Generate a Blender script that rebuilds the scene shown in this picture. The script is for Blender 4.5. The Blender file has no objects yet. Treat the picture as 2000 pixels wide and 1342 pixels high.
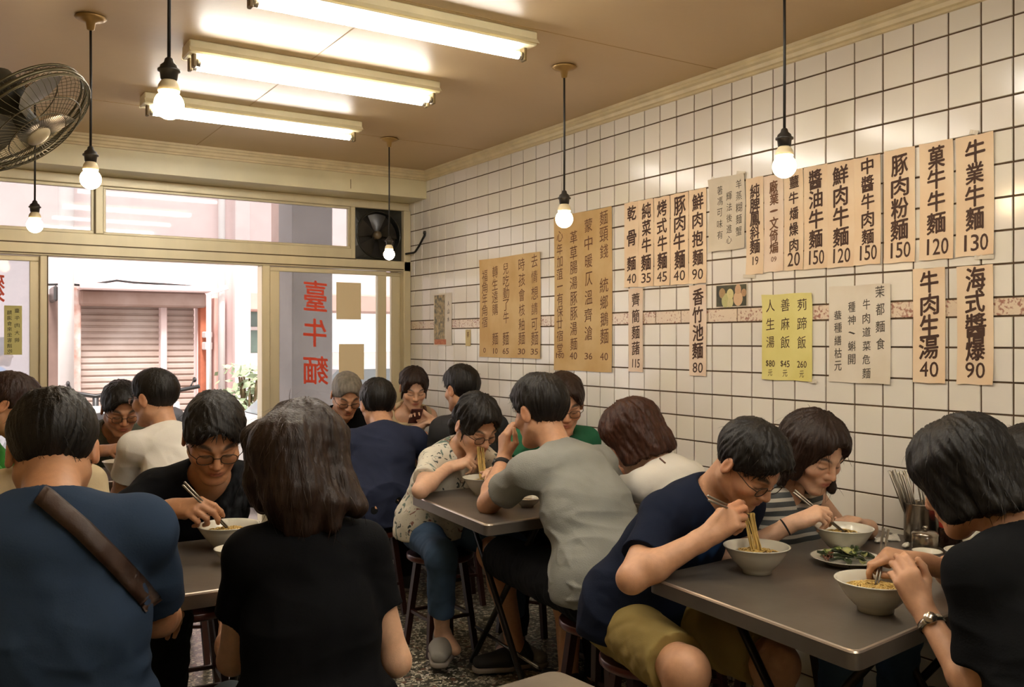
import bpy, bmesh, math, random, time
import numpy as np
from mathutils import Vector, Matrix
T0 = time.time()
random.seed(7); RNG = np.random.default_rng(7)
SC = bpy.context.scene; COL = SC.collection
# ------------------------------------------------------------------ camera
F, CX, CY, CAMZ, YAW = 1780.0, 1000.0, 665.0, 1.40, math.radians(32.4)
SN, CS = math.sin(YAW), math.cos(YAW)
WX, WY, CEIL = 2.77, 5.70, 2.52        # tiled wall, window wall, ceiling
cam = bpy.data.cameras.new('camera'); camo = bpy.data.objects.new('camera', cam); COL.objects.link(camo)
cam.sensor_width = 36.0; cam.lens = 36.0 * F / 2000.0; cam.shift_y = -(671 - CY) / 2000.0
cam.clip_start = 0.02
camo.location = (0, 0, CAMZ); camo.rotation_euler = (math.pi / 2, 0, -YAW)
SC.camera = camo
# ------------------------------------------------------------------ sky, sun, exposure
w = bpy.data.worlds.new('street_sky'); SC.world = w; w.use_nodes = True
wn = w.node_tree; bg = wn.nodes['Background']
bg.inputs[0].default_value = (1.0, 0.93, 0.92, 1); bg.inputs[1].default_value = 1.0
sun = bpy.data.lights.new('sun', 'SUN'); suno = bpy.data.objects.new('sun', sun); COL.objects.link(suno)
sun.energy = 2.1; sun.angle = 0.2; sun.color = (1.0, 0.95, 0.92)
suno.rotation_euler = (math.radians(38), 0, math.radians(-12))
SC.view_settings.view_transform = 'Standard'; SC.view_settings.look = 'None'
SC.view_settings.exposure = 1.5; SC.view_settings.gamma = 1.0
SC.cycles.max_bounces = 8; SC.cycles.diffuse_bounces = 4; SC.cycles.glossy_bounces = 3
SC.cycles.transparent_max_bounces = 10; SC.cycles.use_denoising = True
SC.cycles.caustics_reflective = False; SC.cycles.caustics_refractive = False
SC.cycles.sample_clamp_indirect = 6.0
TUBE_E, BULB_E = 13.0, 20.0            # emission of the fluorescent tubes and of the hanging bulbs

# ------------------------------------------------------------------ picture geometry -> places
def W(u, v, d):
    r = (u - CX) / F * d
    return Vector((d * SN + r * CS, d * CS - r * SN, CAMZ - (v - CY) / F * d))
def proj(p):
    d = p[0] * SN + p[1] * CS; r = p[0] * CS - p[1] * SN
    return (CX + F * r / d, CY - F * (p[2] - CAMZ) / d, d)
def wallY(u, X=WX):                     # Y of the tiled wall under picture column u
    t = (u - CX) / F; d = X / (SN + CS * t)
    return d * (CS - t * SN), d
def frontX(u, Y=WY):                    # X on a plane parallel to the window wall
    t = (u - CX) / F; X = Y * (SN + t * CS) / (CS - t * SN)
    return X, X * SN + Y * CS
def fz(u, v, Y=WY): return CAMZ - (v - CY) / F * frontX(u, Y)[1]
def wz(u, v): return CAMZ - (v - CY) / F * wallY(u)[1]
def onz(u, v, z):                       # point at height z
    d = (CAMZ - z) * F / (v - CY); return W(u, v, d)

# ------------------------------------------------------------------ mesh building
class MB:
    def __init__(s): s.v = []; s.f = []; s.m = []; s.mi = 0; s.sm = []; s.smooth = False
    def add(s, vs, fs):
        o = len(s.v); s.v += [tuple(p) for p in vs]
        for f in fs: s.f.append(tuple(i + o for i in f)); s.m.append(s.mi); s.sm.append(s.smooth)
    def box(s, lo, hi, M=None):
        x0, y0, z0 = lo; x1, y1, z1 = hi
        vs = [Vector(p) for p in ((x0,y0,z0),(x1,y0,z0),(x1,y1,z0),(x0,y1,z0),(x0,y0,z1),(x1,y0,z1),(x1,y1,z1),(x0,y1,z1))]
        if M is not None: vs = [M @ p for p in vs]
        s.add(vs, [(0,3,2,1),(4,5,6,7),(0,1,5,4),(1,2,6,5),(2,3,7,6),(3,0,4,7)])
    def bbox(s, lo, hi, b, M=None):     # box with chamfered edges
        lo = Vector(lo); hi = Vector(hi); vs = []; idx = {}
        for sx in (0, 1):
            for sy in (0, 1):
                for sz in (0, 1):
                    c = [(hi if k else lo)[i] for i, k in enumerate((sx, sy, sz))]
                    for ax in range(3):
                        p = list(c)
                        for i, k in enumerate((sx, sy, sz)):
                            if i != ax: p[i] += -b if k else b
                        idx[(sx, sy, sz, ax)] = len(vs); vs.append(Vector(p))
        if M is not None: vs = [M @ p for p in vs]
        fs = []
        def key(d, ax): return idx[(d[0], d[1], d[2], ax)]
        for ax in range(3):
            a, c = [i for i in range(3) if i != ax]
            for k in (0, 1):
                q = []
                for (i, j) in ((0,0),(1,0),(1,1),(0,1)):
                    d = [0,0,0]; d[ax] = k; d[a] = i; d[c] = j
                    q.append(key(d, a) if False else idx[(d[0],d[1],d[2],ax)])
                fs.append(tuple(q))
        # idx[...,ax] keeps coordinate ax on the full face
        for ax in range(3):
            a, c = [i for i in range(3) if i != ax]
            for i in (0, 1):
                for j in (0, 1):
                    d0 = [0,0,0]; d1 = [0,0,0]; d0[a] = d1[a] = i; d0[c] = d1[c] = j; d0[ax] = 0; d1[ax] = 1
                    fs.append((key(d0, a), key(d1, a), key(d1, c), key(d0, c)))
        for sx in (0, 1):
            for sy in (0, 1):
                for sz in (0, 1): fs.append((idx[(sx,sy,sz,0)], idx[(sx,sy,sz,1)], idx[(sx,sy,sz,2)]))
        s.add(vs, fs)
    def ring(s, c, x, y, r, n): return [c + x * (r * math.cos(2*math.pi*i/n)) + y * (r * math.sin(2*math.pi*i/n)) for i in range(n)]
    def tube(s, pts, r, n=8, caps=True):
        pts = [Vector(p) for p in pts]; rs = r if hasattr(r, '__len__') else [r] * len(pts)
        vs = []; px = None
        for i, p in enumerate(pts):
            t = (pts[min(i+1, len(pts)-1)] - pts[max(i-1, 0)]).normalized()
            if px is None: px = t.orthogonal().normalized()
            x = (px - t * px.dot(t)); x = x.normalized() if x.length > 1e-6 else t.orthogonal().normalized()
            px = x; vs += s.ring(p, x, t.cross(x), rs[i], n)
        fs = [(k*n+i, k*n+(i+1) % n, (k+1)*n+(i+1) % n, (k+1)*n+i) for k in range(len(pts)-1) for i in range(n)]
        if caps: fs += [tuple(range(n))[::-1], tuple(range((len(pts)-1)*n, len(pts)*n))]
        s.add(vs, fs)
    def lathe(s, prof, c=(0,0,0), n=32, M=None, close=False):
        c = Vector(c); vs = []
        for (r, z) in prof:
            for i in range(n):
                a = 2*math.pi*i/n; p = Vector((max(r, 1e-5)*math.cos(a), max(r, 1e-5)*math.sin(a), z))
                vs.append((M @ p if M is not None else p) + c)
        fs = [(k*n+i, k*n+(i+1) % n, (k+1)*n+(i+1) % n, (k+1)*n+i) for k in range(len(prof)-1) for i in range(n)]
        s.add(vs, fs)
    def ell(s, c, r, M=None, n=12, m=8):
        c = Vector(c); vs = []; fs = []
        for j in range(m+1):
            t = math.pi*j/m
            for i in range(n):
                a = 2*math.pi*i/n
                p = Vector((r[0]*max(math.sin(t),1e-4)*math.cos(a), r[1]*max(math.sin(t),1e-4)*math.sin(a), r[2]*math.cos(t)))
                vs.append((M @ p if M is not None else p) + c)
        for j in range(m):
            for i in range(n): fs.append((j*n+i, (j+1)*n+i, (j+1)*n+(i+1) % n, j*n+(i+1) % n))
        s.add(vs, fs)
    def quad(s, a, b, c, d): s.add([a, b, c, d], [(0,1,2,3)])
    def build(s, name, mats, parent=None, base=None, kind=None):
        me = bpy.data.meshes.new(name)
        b = Vector(base) if base is not None else (parent['_b'] if parent is not None and '_b' in parent else Vector((0,0,0)))
        b = Vector(b)
        me.from_pydata([(p[0]-b.x, p[1]-b.y, p[2]-b.z) for p in s.v], [], s.f)
        mats = mats if isinstance(mats, (list, tuple)) else [mats]
        for m in mats: me.materials.append(m)
        if len(mats) > 1: me.polygons.foreach_set('material_index', s.m)
        me.polygons.foreach_set('use_smooth', s.sm)
        me.update()
        if len(s.v) < 20000:
            bm = bmesh.new(); bm.from_mesh(me); bmesh.ops.recalc_face_normals(bm, faces=bm.faces); bm.to_mesh(me); bm.free()
        return link(name, me, parent, b, kind)
def link(name, me, parent=None, b=None, kind=None):
    o = bpy.data.objects.new(name, me); COL.objects.link(o)
    if parent is not None: o.parent = parent; o['_b'] = list(parent.get('_b', (0,0,0)))
    else: o.location = b if b is not None else (0,0,0); o['_b'] = list(b) if b is not None else [0,0,0]
    if kind: o['kind'] = kind
    return o
def thing(name, label, cat, base, group=None):
    o = bpy.data.objects.new(name, None); COL.objects.link(o); o.location = base; o['_b'] = list(base)
    o.empty_display_size = 0.1
    return tag(o, label, cat, group)
def tag(o, label, cat, group=None, kind=None):
    o['label'] = label; o['category'] = cat
    if group: o['group'] = group
    if kind: o['kind'] = kind
    return o
def copy_tree(o, parent=None):
    c = o.copy(); COL.objects.link(c)
    if parent is not None: c.parent = parent
    for ch in list(o.children): copy_tree(ch, c)
    return c
def copy_to(o, base, rz=0.0, label=None, group=None):
    c = copy_tree(o); c.location = base; c.rotation_euler = (0, 0, rz); c['_b'] = list(base)
    if label: c['label'] = label
    if group: c['group'] = group
    return c

# ------------------------------------------------------------------ materials
def lin(c):
    if isinstance(c, str): c = tuple(int(c[i:i+2], 16)/255 for i in (0, 2, 4))
    return tuple((x/12.92 if x <= .04045 else ((x+.055)/1.055)**2.4) for x in c)
MATS = {}
def mat(name, col, rough=.5, metal=0., var=0., scale=20., bump=0., bscale=None, col2=None, attr=None, spec=None, coat=0., stretch=None, trans=0., sss=0., thin=None):
    if name in MATS: return MATS[name]
    m = bpy.data.materials.new(name); m.use_nodes = True; nt = m.node_tree; N = nt.nodes; L = nt.links
    p = N['Principled BSDF']; c = lin(col)
    p.inputs['Base Color'].default_value = (*c, 1); p.inputs['Roughness'].default_value = rough; p.inputs['Metallic'].default_value = metal
    if spec is not None: p.inputs['Specular IOR Level'].default_value = spec
    if coat: p.inputs['Coat Weight'].default_value = coat; p.inputs['Coat Roughness'].default_value = .12
    if sss: p.inputs['Subsurface Weight'].default_value = sss; p.inputs['Subsurface Radius'].default_value = (.012, .005, .003); p.inputs['Subsurface Scale'].default_value = 1.0
    tc = N.new('ShaderNodeTexCoord'); vec = tc.outputs['Object']
    if stretch:
        mp = N.new('ShaderNodeMapping'); mp.inputs['Scale'].default_value = stretch; L.new(vec, mp.inputs[0]); vec = mp.outputs[0]
    src = None
    if attr:
        a = N.new('ShaderNodeAttribute'); a.attribute_name = attr; src = a.outputs['Color']
    if var or col2:
        n = N.new('ShaderNodeTexNoise'); n.inputs['Scale'].default_value = scale; n.inputs['Detail'].default_value = 5; L.new(vec, n.inputs['Vector'])
        mx = N.new('ShaderNodeMix'); mx.data_type = 'RGBA'
        r = N.new('ShaderNodeMapRange'); r.inputs[1].default_value = .35; r.inputs[2].default_value = .65; L.new(n.outputs[0], r.inputs[0]); L.new(r.outputs[0], mx.inputs[0])
        if attr:
            hs = N.new('ShaderNodeHueSaturation'); hs.inputs['Value'].default_value = 1 - var; L.new(src, hs.inputs['Color'])
            L.new(src, mx.inputs[6]); L.new(hs.outputs[0], mx.inputs[7])
        else:
            c2 = lin(col2) if col2 else tuple(x*(1-var) for x in c)
            mx.inputs[6].default_value = (*c, 1); mx.inputs[7].default_value = (*c2, 1)
        src = mx.outputs[2]
    if src is not None: L.new(src, p.inputs['Base Color'])
    if bump:
        n2 = N.new('ShaderNodeTexNoise'); n2.inputs['Scale'].default_value = bscale or scale*4; n2.inputs['Detail'].default_value = 4; L.new(vec, n2.inputs['Vector'])
        b = N.new('ShaderNodeBump'); b.inputs['Strength'].default_value = bump; b.inputs['Distance'].default_value = .004
        L.new(n2.outputs[0], b.inputs['Height']); L.new(b.outputs[0], p.inputs['Normal'])
    MATS[name] = m; return m
def emat(name, col, e):
    m = bpy.data.materials.new(name); m.use_nodes = True; p = m.node_tree.nodes['Principled BSDF']
    p.inputs['Base Color'].default_value = (.9,.9,.9,1)
    p.inputs['Emission Color'].default_value = (*lin(col), 1); p.inputs['Emission Strength'].default_value = e; return m
def glassmat(name, tint, haze=0., hazecol='ffffff', gloss=.08):
    m = bpy.data.materials.new(name); m.use_nodes = True; nt = m.node_tree; N = nt.nodes; L = nt.links; N.clear()
    out = N.new('ShaderNodeOutputMaterial'); t = N.new('ShaderNodeBsdfTransparent'); t.inputs[0].default_value = (*lin(tint), 1)
    g = N.new('ShaderNodeBsdfGlossy'); g.inputs[1].default_value = .03
    fr = N.new('ShaderNodeFresnel'); fr.inputs[0].default_value = 1.35
    mx = N.new('ShaderNodeMixShader'); L.new(fr.outputs[0], mx.inputs[0]); L.new(t.outputs[0], mx.inputs[1]); L.new(g.outputs[0], mx.inputs[2]); last = mx
    if haze:
        df = N.new('ShaderNodeBsdfTranslucent'); df.inputs[0].default_value = (*lin(hazecol), 1)
        nz = N.new('ShaderNodeTexNoise'); nz.inputs['Scale'].default_value = 6; nz.inputs['Detail'].default_value = 6
        tc = N.new('ShaderNodeTexCoord'); L.new(tc.outputs['Object'], nz.inputs['Vector'])
        mr = N.new('ShaderNodeMapRange'); mr.inputs[3].default_value = haze*.6; mr.inputs[4].default_value = haze*1.4; L.new(nz.outputs[0], mr.inputs[0])
        m2 = N.new('ShaderNodeMixShader'); L.new(mr.outputs[0], m2.inputs[0]); L.new(mx.outputs[0], m2.inputs[1]); L.new(df.outputs[0], m2.inputs[2]); last = m2
    L.new(last.outputs[0], out.inputs[0]); return m
# ------------------------------------------------------------------ room shell
M_ceil = mat('ceiling_paint', 'c0a67e', rough=.40, var=.10, scale=1.2, bump=.15, bscale=25)
M_beam = mat('cream_gloss_paint', 'e0d7b2', rough=.35, var=.12, scale=4, bump=.1, bscale=14)
M_plaster = mat('aged_plaster', 'c6b48e', rough=.7, var=.15, scale=3)
M_mould = mat('cornice_paint', 'd8c8a0', rough=.4, var=.14, scale=12)
M_alu = mat('bronze_aluminium', 'd6caa8', rough=.38, metal=.2, var=.10, scale=9, stretch=(1, 1, .15))
M_alud = mat('aluminium_groove', '57482c', rough=.5, metal=.4)
M_grout = mat('tile_grout', '5a4630', rough=.9, var=.35, scale=14)
LX, BY = -.75, -1.6                      # left wall, back wall

def tile_mat():
    m = bpy.data.materials.new('glazed_tile'); m.use_nodes = True; N = m.node_tree.nodes; L = m.node_tree.links; p = N['Principled BSDF']
    a = N.new('ShaderNodeAttribute'); a.attribute_name = 'Col'
    tc = N.new('ShaderNodeTexCoord')
    n = N.new('ShaderNodeTexNoise'); n.inputs['Scale'].default_value = 2.2; n.inputs['Detail'].default_value = 6; L.new(tc.outputs['Object'], n.inputs['Vector'])
    r = N.new('ShaderNodeMapRange'); r.inputs[1].default_value = .38; r.inputs[2].default_value = .72; r.inputs[3].default_value = 0; r.inputs[4].default_value = .09; L.new(n.outputs[0], r.inputs[0])
    mx = N.new('ShaderNodeMix'); mx.data_type = 'RGBA'; L.new(r.outputs[0], mx.inputs[0]); L.new(a.outputs['Color'], mx.inputs[6]); mx.inputs[7].default_value = (*lin('c9b48e'), 1)
    L.new(mx.outputs[2], p.inputs['Base Color'])
    n2 = N.new('ShaderNodeTexNoise'); n2.inputs['Scale'].default_value = 7; n2.inputs['Detail'].default_value = 2; L.new(tc.outputs['Object'], n2.inputs['Vector'])
    b = N.new('ShaderNodeBump'); b.inputs['Strength'].default_value = .12; b.inputs['Distance'].default_value = .006; L.new(n2.outputs[0], b.inputs['Height']); L.new(b.outputs[0], p.inputs['Normal'])
    p.inputs['Roughness'].default_value = .17; p.inputs['Specular IOR Level'].default_value = .55
    return m
M_tile = tile_mat()

def set_col(o, cols, domain='CORNER'):
    me = o.data; at = me.color_attributes.new('Col', 'FLOAT_COLOR', domain)
    arr = np.ones((len(at.data), 4), dtype=np.float32); arr[:, :3] = cols; at.data.foreach_set('color', arr.ravel())

def tile_wall():
    us = [796.9, 810.3, 825.2, 840.7, 856.6, 871.3, 888, 911.9, 933.1, 954.4, 976.3, 999, 1022.5, 1047.5, 1074, 1098, 1122.3, 1147, 1173, 1200.8, 1229.6, 1259.5, 1289.8, 1322, 1356.5, 1391.8, 1430, 1469, 1510.5, 1553, 1614, 1670, 1725, 1784.5, 1853, 1917, 1980]
    ys = [wallY(u)[0] for u in us]
    ys[0] = WY
    while ys[-1] > BY: ys.append(ys[-1] - .098)
    ys = [WY + .1] + ys
    vs = [45, 107, 178, 243, 299.4, 358, 416.8, 474.3, 532.4, 590, 623, 678, 738, 794, 850.4, 909.6, 968.3, 1026.5]
    zs = [wz(1725, v) for v in vs]
    while zs[-1] > .05: zs.append(zs[-1] - .103)
    zs[-1] = 0.0; zs = [CEIL + .02] + zs
    mb = MB(); cols = []
    g, b, h = .0022, .0016, .0035
    rr = random.Random(3)
    for j in range(len(zs) - 1):
        z1, z0 = zs[j], zs[j + 1]
        band = abs(z1 - wz(1725, 590)) < 1e-6
        yy = ys if not band else [WY + .1 - .166 * k for k in range(int((WY - BY) / .166) + 2)]
        for i in range(len(yy) - 1):
            y1, y0 = yy[i], yy[i + 1]
            a = (y0 + g, y1 - g, z0 + g, z1 - g)
            X0, X1 = WX + .001, WX - h + rr.uniform(-.0008, .0008)
            o = [(X0, a[0], a[2]), (X0, a[1], a[2]), (X0, a[1], a[3]), (X0, a[0], a[3])]
            tx, ty = rr.uniform(-.0006, .0006), rr.uniform(-.0006, .0006)
            t = [(X1 - tx - ty, a[0]+b, a[2]+b), (X1 + tx - ty, a[1]-b, a[2]+b), (X1 + tx + ty, a[1]-b, a[3]-b), (X1 - tx + ty, a[0]+b, a[3]-b)]
            mb.mi = 1 if band else 0
            mb.add(o + t, [(4,5,6,7), (0,1,5,4), (1,2,6,5), (2,3,7,6), (3,0,4,7)])
            v = rr.uniform(.93, 1.0); c = np.array(lin('e7e4dd')) * v * np.array([1, rr.uniform(.985, 1.0), rr.uniform(.95, 1.0)])
            cols += [c] * 20
    mb.mi = 2
    mb.quad((WX, BY, 0), (WX, WY + .1, 0), (WX, WY + .1, CEIL + .02), (WX, BY, CEIL + .02)); cols += [np.ones(3)] * 4
    mb.box((WX + .001, BY - .1, 0), (WX + .15, WY + .3, CEIL + .1)); cols += [np.ones(3)] * 24
    # frieze row: speckled pink and grey flower specks
    m = bpy.data.materials.new('frieze_tile'); m.use_nodes = True; N = m.node_tree.nodes; L = m.node_tree.links; p = N['Principled BSDF']
    tc = N.new('ShaderNodeTexCoord'); n = N.new('ShaderNodeTexNoise'); n.inputs['Scale'].default_value = 95; n.inputs['Detail'].default_value = 3; L.new(tc.outputs['Object'], n.inputs[0])
    n2 = N.new('ShaderNodeTexNoise'); n2.inputs['Scale'].default_value = 9; L.new(tc.outputs['Object'], n2.inputs[0])
    mu = N.new('ShaderNodeMath'); mu.operation = 'ADD'; L.new(n.outputs[0], mu.inputs[0])
    m3 = N.new('ShaderNodeMath'); m3.operation = 'MULTIPLY'; m3.inputs[1].default_value = .55; L.new(n2.outputs[0], m3.inputs[0]); L.new(m3.outputs[0], mu.inputs[1])
    r = N.new('ShaderNodeMapRange'); r.inputs[1].default_value = .81; r.inputs[2].default_value = .93; L.new(mu.outputs[0], r.inputs[0])
    mx = N.new('ShaderNodeMix'); mx.data_type = 'RGBA'; mx.inputs[6].default_value = (*lin('dccbb5'), 1); mx.inputs[7].default_value = (*lin('a5786a'), 1); L.new(r.outputs[0], mx.inputs[0]); L.new(mx.outputs[2], p.inputs['Base Color'])
    p.inputs['Roughness'].default_value = .25
    o = mb.build('wall_right', [M_tile, m, M_grout], kind='structure')
    set_col(o, np.array(cols, dtype=np.float32))
tile_wall()

# floor: terrazzo chips
def terrazzo():
    m = bpy.data.materials.new('terrazzo'); m.use_nodes = True; N = m.node_tree.nodes; L = m.node_tree.links; p = N['Principled BSDF']
    tc = N.new('ShaderNodeTexCoord')
    n0 = N.new('ShaderNodeTexNoise'); n0.inputs['Scale'].default_value = 30; L.new(tc.outputs['Object'], n0.inputs[0])
    md = N.new('ShaderNodeMix'); md.data_type = 'RGBA'; md.inputs[0].default_value = .04; L.new(tc.outputs['Object'], md.inputs[6]); L.new(n0.outputs['Color'], md.inputs[7])
    v = N.new('ShaderNodeTexVoronoi'); v.inputs['Scale'].default_value = 62; L.new(md.outputs[2], v.inputs[0])
    ve = N.new('ShaderNodeTexVoronoi'); ve.feature = 'DISTANCE_TO_EDGE'; ve.inputs['Scale'].default_value = 62; L.new(md.outputs[2], ve.inputs[0])
    cr = N.new('ShaderNodeValToRGB'); e = cr.color_ramp.elements; cr.color_ramp.interpolation = 'CONSTANT'
    e[0].color = (*lin('4a473a'), 1); e[1].position = .3; e[1].color = (*lin('a8a28b'), 1)
    for ps, c in ((.45, 'c8c1aa'), (.66, '6e6955'), (.8, 'dbd5c2'), (.93, '7d5a48')):
        x = e.new(ps); x.color = (*lin(c), 1)
    sp = N.new('ShaderNodeSeparateColor'); L.new(v.outputs['Color'], sp.inputs[0]); L.new(sp.outputs[0], cr.inputs[0])
    r = N.new('ShaderNodeMapRange'); r.inputs[1].default_value = .05; r.inputs[2].default_value = .11; L.new(ve.outputs[0], r.inputs[0])
    mx = N.new('ShaderNodeMix'); mx.data_type = 'RGBA'; mx.inputs[6].default_value = (*lin('45433a'), 1); L.new(r.outputs[0], mx.inputs[0]); L.new(cr.outputs[0], mx.inputs[7])
    L.new(mx.outputs[2], p.inputs['Base Color']); p.inputs['Roughness'].default_value = .35
    return m
mb = MB(); mb.box((LX - .1, BY - .1, -.08), (WX + .1, WY + .02, 0)); mb.build('floor', terrazzo(), kind='structure')
mb = MB(); mb.box((LX - .1, BY - .1, CEIL), (WX + .1, WY + .3, CEIL + .1)); mb.build('ceiling', M_ceil, kind='structure')
mb = MB()
for y in (2.72, 4.62, .9): mb.box((LX, y, CEIL - .0012), (WX, y + .004, CEIL + .001))
for x in (.05, 1.27): mb.box((x, BY, CEIL - .0012), (x + .004, WY, CEIL + .001))
mb.build('trim_5', mat('ceiling_seam', 'a98c5e', rough=.6), kind='structure')
mb = MB(); mb.box((LX - .1, BY - .1, 0), (LX, WY + .3, CEIL)); mb.build('wall_left', M_plaster, kind='structure')
mb = MB(); mb.box((LX, BY - .1, 0), (WX, BY, CEIL)); mb.build('wall_back', M_plaster, kind='structure')

# cornice along the tiled wall and the beam above the shop front
def moulding(name, prof, a, b, out):
    a, b, out = Vector(a), Vector(b), Vector(out); mb = MB(); n = len(prof)
    vs = [e + out * p[0] + Vector((0, 0, -p[1])) for e in (a, b) for p in prof]
    mb.add(vs, [(i, i+1, n+i+1, n+i) for i in range(n-1)] + [(n-1, 0, n, 2*n-1), tuple(range(n)), tuple(range(n, 2*n))[::-1]])
    return mb.build(name, M_mould, kind='structure')
BEAMY, BEAMZ = 5.42, fz(830, 388, 5.42)
PR = [(0, 0), (.040, 0), (.040, .012), (.033, .016), (.033, .026), (.022, .032), (.018, .046), (.010, .050), (.010, .060), (0, .062)]
moulding('trim_1', PR, (WX - .003, BY, CEIL), (WX - .003, BEAMY, CEIL), (-1, 0, 0))
moulding('trim_2', PR, (LX, BEAMY, CEIL), (WX - .003, BEAMY, CEIL), (0, -1, 0))
mb = MB(); mb.box((LX, BEAMY, BEAMZ), (WX - .003, WY + .25, CEIL)); mb.build('wall_front', M_beam, kind='structure')
mb = MB(); mb.tube([(2.23, BEAMY - .001, CEIL - .1), (2.23, BEAMY - .001, BEAMZ + .02)], .002, 5)
mb.build('trim_6', mat('crack', '6d5c36', rough=.8), kind='structure')

# ------------------------------------------------------------------ shop front (aluminium frames and glass)
def fx(u): return frontX(u)[0]
ZT, ZTB, ZH, ZHB = BEAMZ, fz(300, 464), fz(300, 487), fz(300, 510)   # transom top, its sill, header mid, header bottom
ZTT = BEAMZ - .055
def bar(mb, x0, x1, z0, z1, y0=WY - .03, y1=WY + .05, b=.004): mb.bbox((x0, y0, z0), (x1, y1, z1), b)
mb = MB()
bar(mb, LX, WX - .006, ZTT, ZT)                               # head
bar(mb, LX, fx(684), ZH, ZTB, WY - .035)                      # transom sill
bar(mb, LX, fx(797), ZHB, ZH, WY - .05)                       # header track
bar(mb, fx(783), WX - .006, 0, ZTT, WY - .05)                 # corner post
bar(mb, fx(682), fx(691), ZH, ZTT)                            # post beside the fan
bar(mb, fx(184), fx(201), ZTB, ZTT)
bar(mb, fx(76), fx(92), 0, ZHB, WY - .05)                     # left jamb
bar(mb, fx(507), fx(523), 0, ZHB, WY - .05)                   # right jamb
bar(mb, fx(92), fx(507), -.01, .012, WY - .05, WY + .08)      # door track on the floor
mb.build('trim_3', M_alu, kind='structure')
mb = MB()
for (a, z) in ((fx(690), ZH), (fx(782), ZHB + .012)): mb.box((LX, WY - .052, z - .0035), (a, WY - .03, z + .0035))
mb.box((fx(183), WY - .032, ZTB), (fx(186), WY, ZTT)); mb.box((fx(90), WY - .053, 0), (fx(92.5), WY, ZHB))
mb.build('trim_4', M_alud, kind='structure')
G_clear = glassmat('window_glass', 'eef0ee', .10, 'd9dade'); G_dusty = glassmat('dusty_glass', 'e2e4e4', .22, 'd9dade'); G_fog = glassmat('hazy_door_glass', 'dfe3e6', .42, 'd8dbe0')
def pane(name, x0, x1, z0, z1, g, fw=.018, y=WY, dark=True):
    o = MB(); f = fw
    for (a, b, c, d) in ((x0, x1, z0, z0+f), (x0, x1, z1-f, z1), (x0, x0+f, z0+f, z1-f), (x1-f, x1, z0+f, z1-f)): o.bbox((a, y-.016, c), (b, y+.016, d), .002)
    r = o.build(name, M_alu, kind='structure')
    q = MB(); q.box((x0+f*.8, y-.003, z0+f*.8), (x1-f*.8, y+.003, z1-f*.8)); q.build('pane', g, r, kind='structure')
    return r
pane('window_1', LX, fx(184), ZTB, ZTT, G_dusty); pane('window_2', fx(201), fx(682), ZTB, ZTT, G_dusty, .014)
def door(name, x0, x1, g, y, fl, fr):
    o = MB(); z0, z1 = .012, ZHB - .004
    for (a, b, c, d) in ((x0, x1, z0, z0+.09), (x0, x1, z1-.028, z1), (x0, x0+fl, z0+.09, z1-.028), (x1-fr, x1, z0+.09, z1-.028)): o.bbox((a, y-.016, c), (b, y+.016, d), .003)
    r = o.build(name, M_alu, kind='structure')
    q = MB(); q.box((x0+fl*.8, y-.003, z0+.08), (x1-fr*.8, y+.003, z1-.025)); q.build('pane', g, r, kind='structure')
    return r
door('door_1', LX, fx(76), G_fog, WY - .01, .06, fx(76) - fx(57))
door('door_2', fx(524), fx(751), G_clear, WY - .015, fx(543) - fx(524), fx(751) - fx(735))
door('door_3', fx(738), fx(783), G_clear, WY + .025, .02, fx(783) - fx(766))
# ------------------------------------------------------------------ fluorescent battens
E_tube = emat('lit_fluorescent_tube', 'fffaf3', TUBE_E)
M_batten = mat('batten_enamel', 'd9cda6', rough=.35, var=.1, scale=8)
M_cap = mat('lamp_holder', '6b5a3c', rough=.5); M_endcap = mat('tube_endcap', 'b9b4a6', rough=.3, metal=.9)
FX0, FX1 = .80, 1.85
def batten(label, y, two=True):
    t = thing('fluorescent_light', label, 'light', (FX0, y, CEIL), 'fluorescent battens on the ceiling')
    m = MB(); m.bbox((FX0, y - .058, CEIL - .05), (FX1, y + .058, CEIL - .0005), .004)
    m.add([(FX0, y-.072, CEIL-.046), (FX1, y-.072, CEIL-.046), (FX1, y-.058, CEIL-.028), (FX0, y-.058, CEIL-.028)], [(0,1,2,3)])
    m.add([(FX0, y+.072, CEIL-.046), (FX1, y+.072, CEIL-.046), (FX1, y+.058, CEIL-.028), (FX0, y+.058, CEIL-.028)], [(0,1,2,3)])
    m.build('housing', M_batten, t)
    for x in (FX0 + .016, FX1 - .03):
        for dy in ((-.030, .030) if two else (0,)):
            m = MB(); m.bbox((x, y + dy - .015, CEIL - .097), (x + .014, y + dy + .015, CEIL - .03), .003); m.build('lamp_holder', M_cap, t)
    for dy in ((-.030, .030) if two else (0,)):
        m = MB(); m.smooth = True; m.tube([(FX0 + .045, y + dy, CEIL - .078), (FX1 - .045, y + dy, CEIL - .078)], .0135, 16)
        o = m.build('tube', E_tube, t)
        for (a, b) in ((FX0 + .030, FX0 + .046), (FX1 - .046, FX1 - .030)):
            m = MB(); m.smooth = True; m.tube([(a, y + dy, CEIL - .078), (b, y + dy, CEIL - .078)], .0140, 16); m.build('end_cap', M_endcap, o)
for (y, l) in ((4.40, 'fluorescent batten farthest from the camera, nearest the shop front beam'), (3.55, 'middle fluorescent batten, left end just right of the large hanging bulb'),
               (2.80, 'fluorescent batten cut off by the top edge of the photo'), (2.02, 'fluorescent batten overhead, only its glow showing at the top of the photo'),
               (1.1, 'fluorescent batten overhead behind the others, above the front tables'), (.2, 'added unseen fluorescent batten above the camera, brightening the tables'), (-.7, 'added unseen fluorescent batten behind the camera, brightening the tables')): batten(l, y, not 2.7 < y < 2.9 and y < 4)  # last two battens are added out of view to brighten the lower room

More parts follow.
